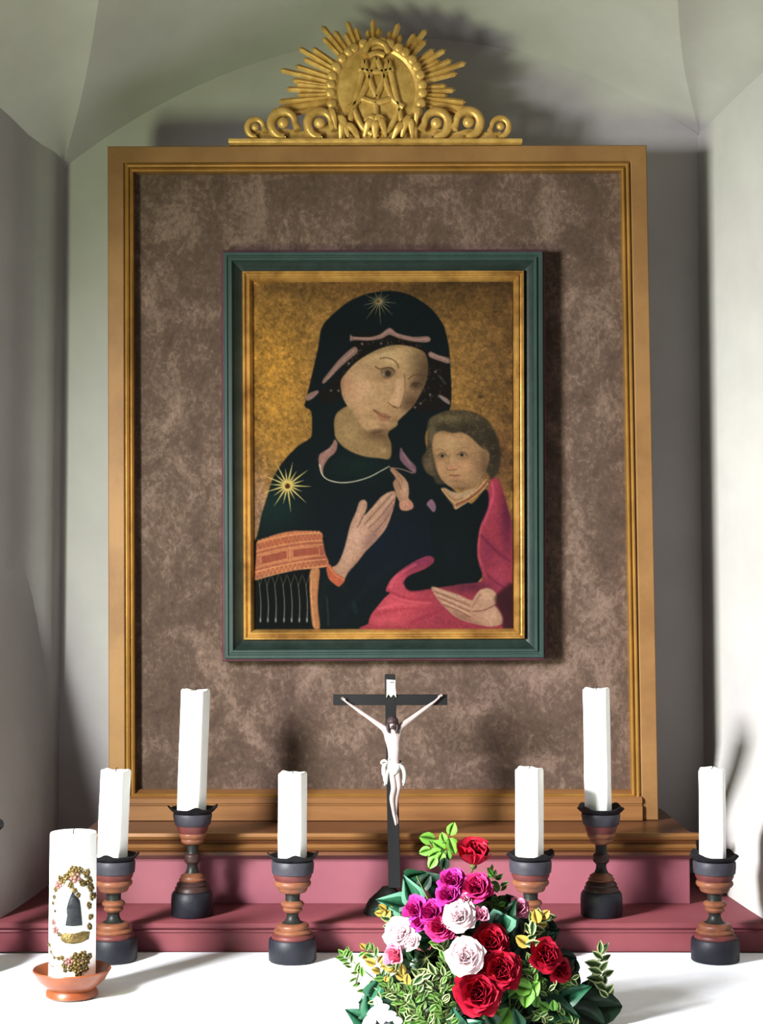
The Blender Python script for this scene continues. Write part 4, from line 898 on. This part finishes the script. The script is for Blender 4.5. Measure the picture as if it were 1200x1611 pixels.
bm = bmesh.new(); ball(bm, hc+Vector((0, -.0098, -.002)), .0016, (.7, .9, 1.5), 1)
for s in (-1, 1): ball(bm, hc+Vector((s*.0032, -.0086, .0004)), .0013, (1.2, .6, .7), 1)
mesh_obj('face_relief', bm, M['ivory'], fg)
bm = bmesh.new(); ball(bm, hc+Vector((0, -.0078, -.0085)), .0042, (1, .7, 1.1), 2); mesh_obj('beard', bm, M['hair'], fg)
bm = bmesh.new()                                      # loincloth: wrapped band, knot and two hanging tails
c0 = LX(620, 1203, -.012); rings = []
for k, (z, rx, ry) in enumerate(((.0075, .0148, .0118), (.004, .0168, .0138), (-.003, .0172, .0142), (-.011, .0158, .0132), (-.0165, .0130, .012))):
    rings.append([bm.verts.new(c0+Vector((rx*math.cos(a)*(1+.05*math.sin(7*a+k)), ry*math.sin(a)*(1+.05*math.sin(6*a+k)), z+.003*math.sin(a*2+k*.6)))) for a in [2*math.pi*i/32 for i in range(32)]])
for a_, b2 in zip(rings, rings[1:]):
    for i in range(32): bm.faces.new((a_[i], a_[(i+1) % 32], b2[(i+1) % 32], b2[i]))
for pts, rr_ in (([(609, 1198), (604, 1204), (604, 1214), (606, 1224), (605, 1234)], [.002, .0045, .005, .0045, .002]), ([(613, 1206), (609, 1214), (608, 1226), (608, 1232)], [.003, .0035, .003, .0015]),
                 ([(628, 1200), (634, 1208), (636, 1218), (635, 1228), (634, 1234)], [.002, .004, .0042, .0036, .0015]), ([(612, 1197), (622, 1201), (634, 1208)], [.0022]*3), ([(611, 1192), (617, 1203), (624, 1212)], [.0022]*3),
                 ([(610, 1197), (604, 1195), (600, 1198), (603, 1203)], [.002, .003, .0028, .0015])):
    cp_ = crom([LX(x, y, -.020) for x, y in pts], 4); m_ = len(cp_)-1
    tube(bm, cp_, [rr_[min(len(rr_)-1, int(i/m_*(len(rr_)-1)+.5))] for i in range(m_+1)], 8, .7)
mesh_obj('loincloth', bm, M['ivory_cloth'], fg, True, 60)
# ================================================================ BOUQUET
DB = 2.88
BC = Vector((P(765, 1600, DB).x, DB, TZ))
bowl = thing('flower_bowl', 'low dark bowl hidden under the foliage, holding the bouquet', 'bowl', BC)
bm = bmesh.new(); lathe(bm, [(0, 0), (.05, 0), (.055, .004), (.075, .03), (.082, .045), (.078, .045), (.07, .032), (0, .02)], 40); mesh_obj('bowl_body', bm, M['bowl'], bowl, True, 60)
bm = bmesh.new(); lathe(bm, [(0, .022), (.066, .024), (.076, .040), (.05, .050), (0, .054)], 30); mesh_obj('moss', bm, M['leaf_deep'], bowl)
# --- leaf shapes, in unit length along +x, facing +z
def leaf_mesh(name, kind, mats):
    if kind == 'ivy': ol = [(0, 0), (-.02, .18), (0, .38), (.18, .43), (.36, .38), (.58, .25), (.82, .11), (1, 0)]
    elif kind == 'round': ol = [(0, 0), (.06, .2), (.25, .36), (.5, .40), (.75, .28), (.92, .12), (1, 0)]
    else: ol = [(0, 0), (.12, .14), (.32, .24), (.55, .25), (.78, .15), (.93, .05), (1, 0)]
    bm = bmesh.new(); rng = random.Random(sum(map(ord, name))); droop = .22 if kind == 'ivy' else .12
    def Zf(x, y): return -droop*x*x+.28*abs(y)-(.5*y*y)
    mid = {}
    def mv(x): x = round(x, 3); mid.setdefault(x, bm.verts.new((x, 0, Zf(x, 0)))); return mid[x]
    for s in (1, -1):
        o_ = [bm.verts.new((x, s*y, Zf(x, y)+.012*math.sin(9*x+s))) if y > 0 else mv(x) for x, y in ol]; k_ = .62
        i_ = [bm.verts.new((.5+(x-.5)*(.86), s*y*k_, Zf(x, y*k_))) if y > 0 else None for x, y in ol]
        inner = [(i_[j], ol[j]) for j in range(len(ol)) if i_[j]]
        vein = [mv(min(.93, max(.07, .5+(q[1][0]-.5)*.8))) for q in inner]
        for j in range(len(inner)-1):
            f1 = bm.faces.new((o_[j+1], o_[j+2], inner[j+1][0], inner[j][0])); f1.material_index = 1
            if vein[j] != vein[j+1]: bm.faces.new((inner[j][0], inner[j+1][0], vein[j+1], vein[j]))
            else: bm.faces.new((inner[j][0], inner[j+1][0], vein[j]))
        bm.faces.new((o_[0], o_[1], inner[0][0])).material_index = 1; bm.faces.new((o_[0], inner[0][0], vein[0]))
        bm.faces.new((o_[-1], inner[-1][0], o_[-2])).material_index = 1; bm.faces.new((o_[-1], vein[-1], inner[-1][0]))
    me = bpy.data.meshes.new(name); bm.normal_update(); bm.to_mesh(me); bm.free()
    for m in mats: me.materials.append(m)
    me.polygons.foreach_set('use_smooth', [True]*len(me.polygons)); return me
LM_ = {'ivy': leaf_mesh('ivy_leaf', 'ivy', [M['leaf_dark'], M['leaf_dark']]), 'ivy_teal': leaf_mesh('ivy_leaf', 'ivy', [M['leaf_teal'], M['leaf_teal']]), 'ivy_pale': leaf_mesh('ivy_leaf', 'ivy', [M['leaf_teal'], M['vein']]),
       'deep': leaf_mesh('deep_leaf', 'round', [M['leaf_deep'], M['leaf_deep']]), 'bright': leaf_mesh('bright_leaf', 'round', [M['leaf_light'], M['leaf_light']]), 'mid': leaf_mesh('mid_leaf', 'round', [M['leaf_mid'], M['leaf_mid']]),
       'cream': leaf_mesh('cream_leaf', 'small', [M['vg'], M['cream']]), 'lime': leaf_mesh('lime_leaf', 'small', [M['vg'], M['lime']]), 'yellow': leaf_mesh('yellow_leaf', 'round', [M['yellow_leaf'], M['yellow_leaf']]),
       'limeall': leaf_mesh('green_leaf', 'small', [M['leaf_mid'], M['lime']]), 'white': leaf_mesh('white_petal', 'round', [M['r_white'], M['r_white']])}
def place_leaf(kind, parent, base, pos, direc, normal, size):
    o = obj('petal' if kind == 'white' else 'leaf', LM_[kind], parent)
    x = Vector(direc).normalized(); z = Vector(normal); z = (z-x*z.dot(x)).normalized(); y = z.cross(x)
    o.matrix_local = Matrix.Translation(Vector(pos)-base) @ Matrix(((x.x, y.x, z.x), (x.y, y.y, z.y), (x.z, y.z, z.z))).to_4x4() @ Matrix.Scale(size, 4)
    return o
def pxm(d): return d/F
def screen_dir(a, depth=0.): a = math.radians(a); return Vector((math.cos(a), depth, math.sin(a)))
def depth_of(px, py, bulge=0):                       # front surface of the bouquet, a dome around the bowl
    u = (px-760)/215; v = (py-1600)/300
    return DB-.175*math.sqrt(max(0, 1-min(1, u*u*.8+v*v*.9)))+bulge
def sprig(name, label, cat, leaves, kind, group=None, dz=0, tilt=.35, stem_w=.0011, hub=None):
    """leaves: (px, py, length px, pointing angle, extra depth)"""
    pts = [(l[0], l[1]) for l in leaves]; cxm = sum(p[0] for p in pts)/len(pts); cym = sum(p[1] for p in pts)/len(pts)
    hub = hub or (cxm+(765-cxm)*.45, min(1640, cym+(1600-cym)*.5+25)); d0 = depth_of(*hub)+.03; base = P(hub[0], hub[1], d0)
    base = base if base.z > TZ+.02 else Vector((base.x, base.y, TZ+.02))
    t = thing(name, label, cat, base, group); rr = random.Random(hash(len(label))+int(cxm*7+cym*3))
    bm = bmesh.new(); far = sorted(leaves, key=lambda l: (l[0]-hub[0])**2+(l[1]-hub[1])**2); ordn = far
    path = [base]+[P(l[0], l[1], depth_of(l[0], l[1])+dz+.006) for l in far[::max(1, len(far)//3)]]
    bowlp = BC+Vector((0, 0, .04)); mid_ = base.lerp(bowlp, .5)
    tube(bm, [p-base for p in crom([bowlp, mid_]+path[:1]+[path[-1].lerp(base, .5), path[-1]], 4)], stem_w, 5)
    for l in leaves:
        d = depth_of(l[0], l[1])+dz+(l[4] if len(l) > 4 else 0); p = P(l[0], l[1], d); p.z = max(p.z, TZ+.004); k = l[5] if len(l) > 5 else kind
        dr = screen_dir(l[3]+rr.uniform(-8, 8), rr.uniform(-.35, .15)); nrm = Vector((rr.uniform(-tilt, tilt)-.15, -1, rr.uniform(.0, .8)))
        place_leaf(k, t, base, p-dr.normalized()*l[2]*.5*pxm(d), dr, nrm, l[2]*pxm(d))
        q = p-dr.normalized()*l[2]*.5*pxm(d); e = min(path, key=lambda w_: (w_-q).length); tube(bm, [e-base, q-base], stem_w*.6, 4)
    mesh_obj('stem', bm, M['stem'], t); return t
# --- petals and roses
def petal_mesh(name, cup, ruffle, seed, m):
    rnd = random.Random(seed); bm = bmesh.new(); g = []
    for i in range(6):
        t = i/5; w_ = .12+.62*math.sin(min(1, t*1.15)*math.pi*.62); row = []
        for j in range(5):
            s = (j-2)/2; x = s*w_; y = t*(1-.14*abs(s)**3)
            z = cup*(t*t*.55)+cup*.5*s*s*w_ + (ruffle*math.sin(5*s+seed+t*4)*t*t) + (-.25*max(0, t-.75)*2)
            row.append(bm.verts.new((x, y+rnd.uniform(-.02, .02)*t, z)))
        g.append(row)
    for i in range(5):
        for j in range(4): bm.faces.new((g[i][j], g[i+1][j], g[i+1][j+1], g[i][j+1]))
    bm.normal_update(); me = bpy.data.meshes.new(name); bm.to_mesh(me); bm.free(); me.materials.append(m)
    me.polygons.foreach_set('use_smooth', [True]*len(me.polygons)); return me
PM = {}
def rose(label, px, py, rpx, m, d=None, axis=None, n=20, closed=.0, name='rose', group=None, aspect=1., bulge=0, cat='flower', m2=None):
    d = depth_of(px, py)-.012+bulge if d is None else d
    c0 = P(px, py, d); R_ = rpx*pxm(d); t = thing(name, label, cat, c0, group)
    ax = Vector(axis) if axis else Vector(((px-760)/260, -1.0, .35+(1560-py)/500))
    q = ax.to_track_quat('Z', 'Y'); rnd = random.Random(int(px*13+py)); key = m.name
    if key not in PM: PM[key] = [petal_mesh('petal', c_, r_, s_, m) for s_, (c_, r_) in enumerate(((.8, .03), (.7, .04), (.5, .06), (.35, .07)))]
    for k in range(n):
        f = (k+.5)/n                                  # 0 centre .. 1 outside
        a = k*2.39996+rnd.uniform(-.2, .2); op = (1-closed)*(.10+1.28*f)+closed*(.05+.35*f)   # lean away from the axis
        L = R_*(.78+.30*f)*(1+.25*closed); me = PM[key][min(3, int(f*4))]
        o = obj('petal', me, t); rm = q.to_matrix().to_4x4() @ Matrix.Rotation(a, 4, 'Z') @ Matrix.Rotation(math.pi/2-op, 4, 'X')
        w_ = .75+.35*f; o.matrix_local = Matrix.Scale(aspect, 4, Vector((0, 0, 1))) @ rm @ Matrix.Translation((0, R_*.02, -R_*.10*f)) @ Matrix.Diagonal((L*w_, L, L*.85, 1))
        o.location -= q @ Vector((0, 0, R_*.35))
    bm = bmesh.new(); bk = q @ Vector((0, 0, -R_*.5)); ball(bm, bk, R_*.28, sub=1); mesh_obj('calyx', bm, M['stem'], t)
    bm = bmesh.new(); e = BC+Vector((0, 0, .04))-c0; tube(bm, crom([bk, bk+(q @ Vector((0, 0, -.03))), e.lerp(bk, .4), e], 4), .0016, 6); mesh_obj('stem', bm, M['stem'], t)
    return t
GR, GM, GP = 'red roses in the bouquet', 'magenta blooms in the bouquet', 'pale pink roses in the bouquet'
rose('crimson rosebud at the very top of the flowers', 746, 1351, 24, M['r_red'], n=18, closed=.7, aspect=1.45, name='rosebud', group=GR, axis=(.1, -.35, 1))
rose('magenta bloom left below the top red bud', 711, 1386, 21, M['r_mag'], n=24, name='ruffled_bloom', group=GM)
rose('cerise bloom right below the top red bud', 749, 1396, 24, M['r_cer'], n=24, name='ruffled_bloom', group=GM)
rose('small tight magenta bloom just above the white-pink rose', 705, 1408, 19, M['r_mag'], n=20, name='ruffled_bloom', group=GM, bulge=-.006)
rose('narrow upright magenta bloom at the left of the magenta cluster', 653, 1432, 16, M['r_mag'], n=14, closed=.4, aspect=1.4, name='ruffled_bloom', group=GM)
rose('small magenta bloom under the narrow upright one', 659, 1451, 14, M['r_mag'], n=14, name='ruffled_bloom', group=GM)
rose('lilac-edged magenta bloom in the middle of the cluster', 679, 1436, 22, M['r_mag'], n=24, name='ruffled_bloom', group=GM)
rose('cerise bloom lowest in the magenta cluster', 692, 1458, 22, M['r_cer'], n=24, name='ruffled_bloom', group=GM, bulge=-.004)
rose('white-pink rose right of the magenta cluster', 721, 1440, 25, M['r_pale'], n=24, group=GP, bulge=-.010)
rose('pink bud beside the white-pink rose', 757, 1440, 13, M['r_pink'], n=12, closed=.5, name='rosebud', group=GP)
rose('small lilac-pink bloom above the white-pink rose', 730, 1415, 11, M['r_pink'], n=12, name='ruffled_bloom', group=GP, bulge=-.004)
rose('creamy white rose at the left of the bouquet', 628, 1468, 25, M['r_pale'], n=24, group=GP)
rose('half-open pale pink rose overlapping the creamy white one', 646, 1481, 15, M['r_pale'], n=14, group=GP, closed=.2)
rose('pink rosebud with yellow sepals low on the left', 622, 1503, 17, M['r_bud'], n=12, closed=.6, name='rosebud', aspect=1.15, bulge=-.01)
rose('large pale blush rose in the middle, among the red ones', 732, 1504, 28, M['r_pale'], n=28, group=GP, bulge=-.012)
rose('red rose behind the blush rose', 772, 1480, 27, M['r_red'], n=26, group=GR, bulge=.012)
rose('big open red rose right below the centre', 787, 1525, 32, M['r_red'], n=30, group=GR)
rose('big crimson rose lowest in the bouquet', 752, 1561, 35, M['r_red'], n=30, group=GR, bulge=-.008)
rose('red rose on the right side of the bouquet', 858, 1502, 26, M['r_red'], n=24, group=GR)
rose('dark red rose drooping behind the right-hand one', 880, 1524, 20, M['r_deep'], n=18, group=GR, bulge=.012)
rose('faint mauve bloom before the third candlestick', 815, 1428, 17, M['r_pink'], n=16, name='ruffled_bloom', bulge=.03)
# --- named sprigs
sprig('leafy_twig', 'fresh light-green twig rising highest from the bouquet', 'twig', [(711, 1304, 22, 70), (712, 1331, 26, -60), (690, 1330, 24, 150), (672, 1319, 26, 170), (684, 1345, 26, 200), (692, 1352, 24, 250), (697, 1318, 18, 110), (680, 1357, 22, 240), (668, 1339, 20, 190), (704, 1346, 18, 280, 0, 'mid'), (699, 1360, 22, 250, .004, 'deep')], 'bright', dz=.03, hub=(716, 1400))
sprig('ivy_sprig', 'dark ivy leaves reaching left in front of the crucifix base', 'ivy', [(618, 1420, 52, 158, 0, 'ivy_pale'), (644, 1398, 44, 110, 0, 'ivy_pale'), (655, 1378, 34, 20, .01, 'ivy'), (600, 1432, 30, 190, .012, 'ivy'), (668, 1388, 30, 60, .012, 'deep'), (632, 1440, 34, 200, .01, 'deep')], 'ivy', dz=.02, hub=(690, 1450))
sprig('ivy_sprig', 'long dark ivy leaves hanging right of the flowers, above the red roses', 'ivy', [(800, 1436, 48, 75, 0, 'ivy'), (784, 1462, 52, 255, 0, 'ivy_pale'), (800, 1466, 44, 285, 0, 'ivy'), (793, 1425, 30, 120, .01, 'ivy_teal'), (812, 1458, 36, 300, .01, 'deep')], 'ivy', dz=.012, hub=(775, 1500))
sprig('ivy_sprig', 'broad dark leaf lying out to the lower right', 'ivy', [(945, 1584, 74, 8, 0, 'deep'), (905, 1560, 50, 30, 0, 'ivy_teal'), (925, 1600, 60, -20, 0, 'deep'), (903, 1520, 24, 90, .01, 'deep'), (885, 1590, 56, -10, 0, 'ivy'), (900, 1545, 36, 60, .01, 'deep')], 'deep', hub=(850, 1600), tilt=.2)
sprig('leafy_twig', 'bright green leaves between the red roses and the dark right-hand foliage', 'twig', [(820, 1552, 34, 160, -.01), (838, 1556, 32, 60, -.01), (828, 1568, 34, 250, -.01), (844, 1575, 20, 80, 0, 'mid'), (810, 1562, 26, 200, 0, 'mid'), (850, 1545, 24, 20, 0, 'mid')], 'bright')
sprig('leafy_twig', 'blue-green leaves curling over the cloth at the lower left', 'twig', [(562, 1598, 44, 140, -.004, 'ivy_teal'), (580, 1575, 40, 100, -.004, 'ivy_teal'), (570, 1612, 36, 200, 0, 'ivy_teal'), (593, 1552, 40, 70, 0, 'ivy_teal'), (605, 1580, 30, 160, .004, 'ivy')], 'ivy_teal', hub=(620, 1600))
sprig('leafy_twig', 'green leaves along the bottom edge below the crimson rose', 'twig', [(716, 1605, 42, 100, 0, 'ivy_teal'), (790, 1606, 46, 60, 0, 'mid'), (770, 1600, 30, 120, 0, 'ivy'), (812, 1600, 30, 100, 0, 'ivy_teal'), (740, 1614, 40, 30, -.004, 'ivy_teal'), (690, 1612, 34, 150, 0, 'ivy')], 'mid', hub=(760, 1630))
sprig('flowering_sprig', 'white star-like blossoms low on the left of the bouquet', 'flower', [(594, 1576, 18, 100, -.012, 'white'), (604, 1586, 18, 30, -.012, 'white'), (590, 1594, 26, 190, -.012, 'white'), (613, 1598, 22, 20, -.012, 'white'), (600, 1602, 20, 270, -.012, 'white'), (580, 1608, 24, 200, -.012, 'white'), (626, 1606, 16, 0, -.012, 'white')], 'white', hub=(625, 1600))
def var(name, label, pts, n, size, kind, seed, group, spread=15, hub=None, dz=0, cat='twig', ang=None):
    rr = random.Random(seed); c_ = crom([(x, y, 0) for x, y in pts], 8); out = []
    for k in range(n):
        f = k/(n-1) if n > 1 else 0; q = c_[min(len(c_)-1, int(f*(len(c_)-1)))]; s = 1 if k % 2 else -1
        i0 = min(len(c_)-2, int(f*(len(c_)-1))); tg = math.degrees(math.atan2(-(c_[i0+1].y-c_[i0].y), c_[i0+1].x-c_[i0].x))
        a = tg+s*(52+rr.uniform(-25, 25)); rr_ = rr.uniform(.3, 1)*spread
        if k >= n-1: a, rr_ = tg, 2
        out.append((q.x+rr_*math.cos(math.radians(a)), q.y-rr_*math.sin(math.radians(a)), size*rr.uniform(.75, 1.2), a, rr.uniform(-.012, .012), kind if isinstance(kind, str) else rr.choice(kind)))
    return sprig(name, label, cat, out, 'lime', group, dz=dz, hub=hub, tilt=.6)
GV = 'small-leaved variegated sprigs in the bouquet'
LMX = ['limeall', 'lime', 'limeall', 'cream']
var('box_sprig', 'small-leaved green sprig sticking out furthest left over the cloth', [(596, 1580), (572, 1545), (552, 1518), (538, 1500)], 22, 15, LMX, 1, GV, 13)
var('box_sprig', 'small-leaved sprig with reddish yellow tips below the creamy rose, left edge', [(618, 1570), (600, 1530), (588, 1505), (572, 1490)], 20, 15, ['limeall', 'yellow', 'lime'], 2, GV, 14)
var('box_sprig', 'cream-edged sprig left of the creamy white rose', [(622, 1462), (612, 1448), (604, 1436), (606, 1426)], 9, 16, ['cream', 'yellow'], 3, GV, 10, dz=.012)
var('box_sprig', 'yellow-leaved sprig under the pink bud on the left', [(640, 1545), (630, 1530), (620, 1522), (612, 1518)], 9, 20, ['yellow', 'cream'], 4, GV, 12)
var('box_sprig', 'pale-edged oval leaves in the left middle below the magenta blooms', [(712, 1545), (690, 1535), (672, 1532), (660, 1540)], 10, 22, ['cream', 'cream', 'lime'], 5, GV, 12, dz=-.008)
var('box_sprig', 'small-leaved sprig between the pink bud and the blush rose', [(700, 1560), (696, 1530), (698, 1500), (690, 1478)], 22, 16, LMX, 6, GV, 14)
var('box_sprig', 'lime sprig filling the left flank above the white blossoms', [(660, 1600), (640, 1580), (618, 1560), (606, 1545)], 30, 15, LMX, 7, GV, 20)
var('box_sprig', 'lime sprig in the lower middle left', [(680, 1625), (668, 1600), (655, 1575), (645, 1555)], 34, 16, LMX, 8, GV, 22)
var('box_sprig', 'lime sprig left beneath the crimson rose', [(710, 1625), (700, 1600), (696, 1575), (688, 1552)], 34, 16, LMX, 9, GV, 22)
var('box_sprig', 'pale sprig at the bottom edge, centre left', [(700, 1628), (676, 1612), (652, 1604), (632, 1600)], 24, 18, LMX, 10, GV, 16)
var('box_sprig', 'olive sprig climbing right beside the cerise bloom', [(784, 1432), (786, 1408), (780, 1385), (772, 1372)], 16, 14, ['vgx', 'lime', 'limeall'] if False else ['lime', 'limeall', 'mid'], 11, GV, 13, dz=.02)
var('box_sprig', 'cream-leaved sprig standing out above the right-hand red rose', [(828, 1488), (836, 1465), (846, 1450), (856, 1440)], 14, 24, ['cream', 'cream', 'yellow'], 12, GV, 14)
var('box_sprig', 'cream-edged sprig standing out at the far right over the cloth', [(955, 1570), (948, 1545), (944, 1520), (944, 1492)], 14, 25, 'cream', 13, GV, 13, hub=(905, 1600))
var('box_sprig', 'small-leaved green sprig between the red roses on the right', [(846, 1560), (838, 1540), (832, 1520), (840, 1506)], 18, 16, LMX, 14, GV, 14)
var('box_sprig', 'thin pale sprig along the bottom right', [(905, 1612), (880, 1598), (860, 1590), (845, 1600)], 18, 16, ['cream', 'lime', 'mid'], 15, GV, 14)
var('box_sprig', 'cream-flecked sprig right of the big red rose', [(850, 1560), (870, 1555), (888, 1546), (904, 1538)], 12, 15, ['cream', 'lime'], 16, GV, 10)
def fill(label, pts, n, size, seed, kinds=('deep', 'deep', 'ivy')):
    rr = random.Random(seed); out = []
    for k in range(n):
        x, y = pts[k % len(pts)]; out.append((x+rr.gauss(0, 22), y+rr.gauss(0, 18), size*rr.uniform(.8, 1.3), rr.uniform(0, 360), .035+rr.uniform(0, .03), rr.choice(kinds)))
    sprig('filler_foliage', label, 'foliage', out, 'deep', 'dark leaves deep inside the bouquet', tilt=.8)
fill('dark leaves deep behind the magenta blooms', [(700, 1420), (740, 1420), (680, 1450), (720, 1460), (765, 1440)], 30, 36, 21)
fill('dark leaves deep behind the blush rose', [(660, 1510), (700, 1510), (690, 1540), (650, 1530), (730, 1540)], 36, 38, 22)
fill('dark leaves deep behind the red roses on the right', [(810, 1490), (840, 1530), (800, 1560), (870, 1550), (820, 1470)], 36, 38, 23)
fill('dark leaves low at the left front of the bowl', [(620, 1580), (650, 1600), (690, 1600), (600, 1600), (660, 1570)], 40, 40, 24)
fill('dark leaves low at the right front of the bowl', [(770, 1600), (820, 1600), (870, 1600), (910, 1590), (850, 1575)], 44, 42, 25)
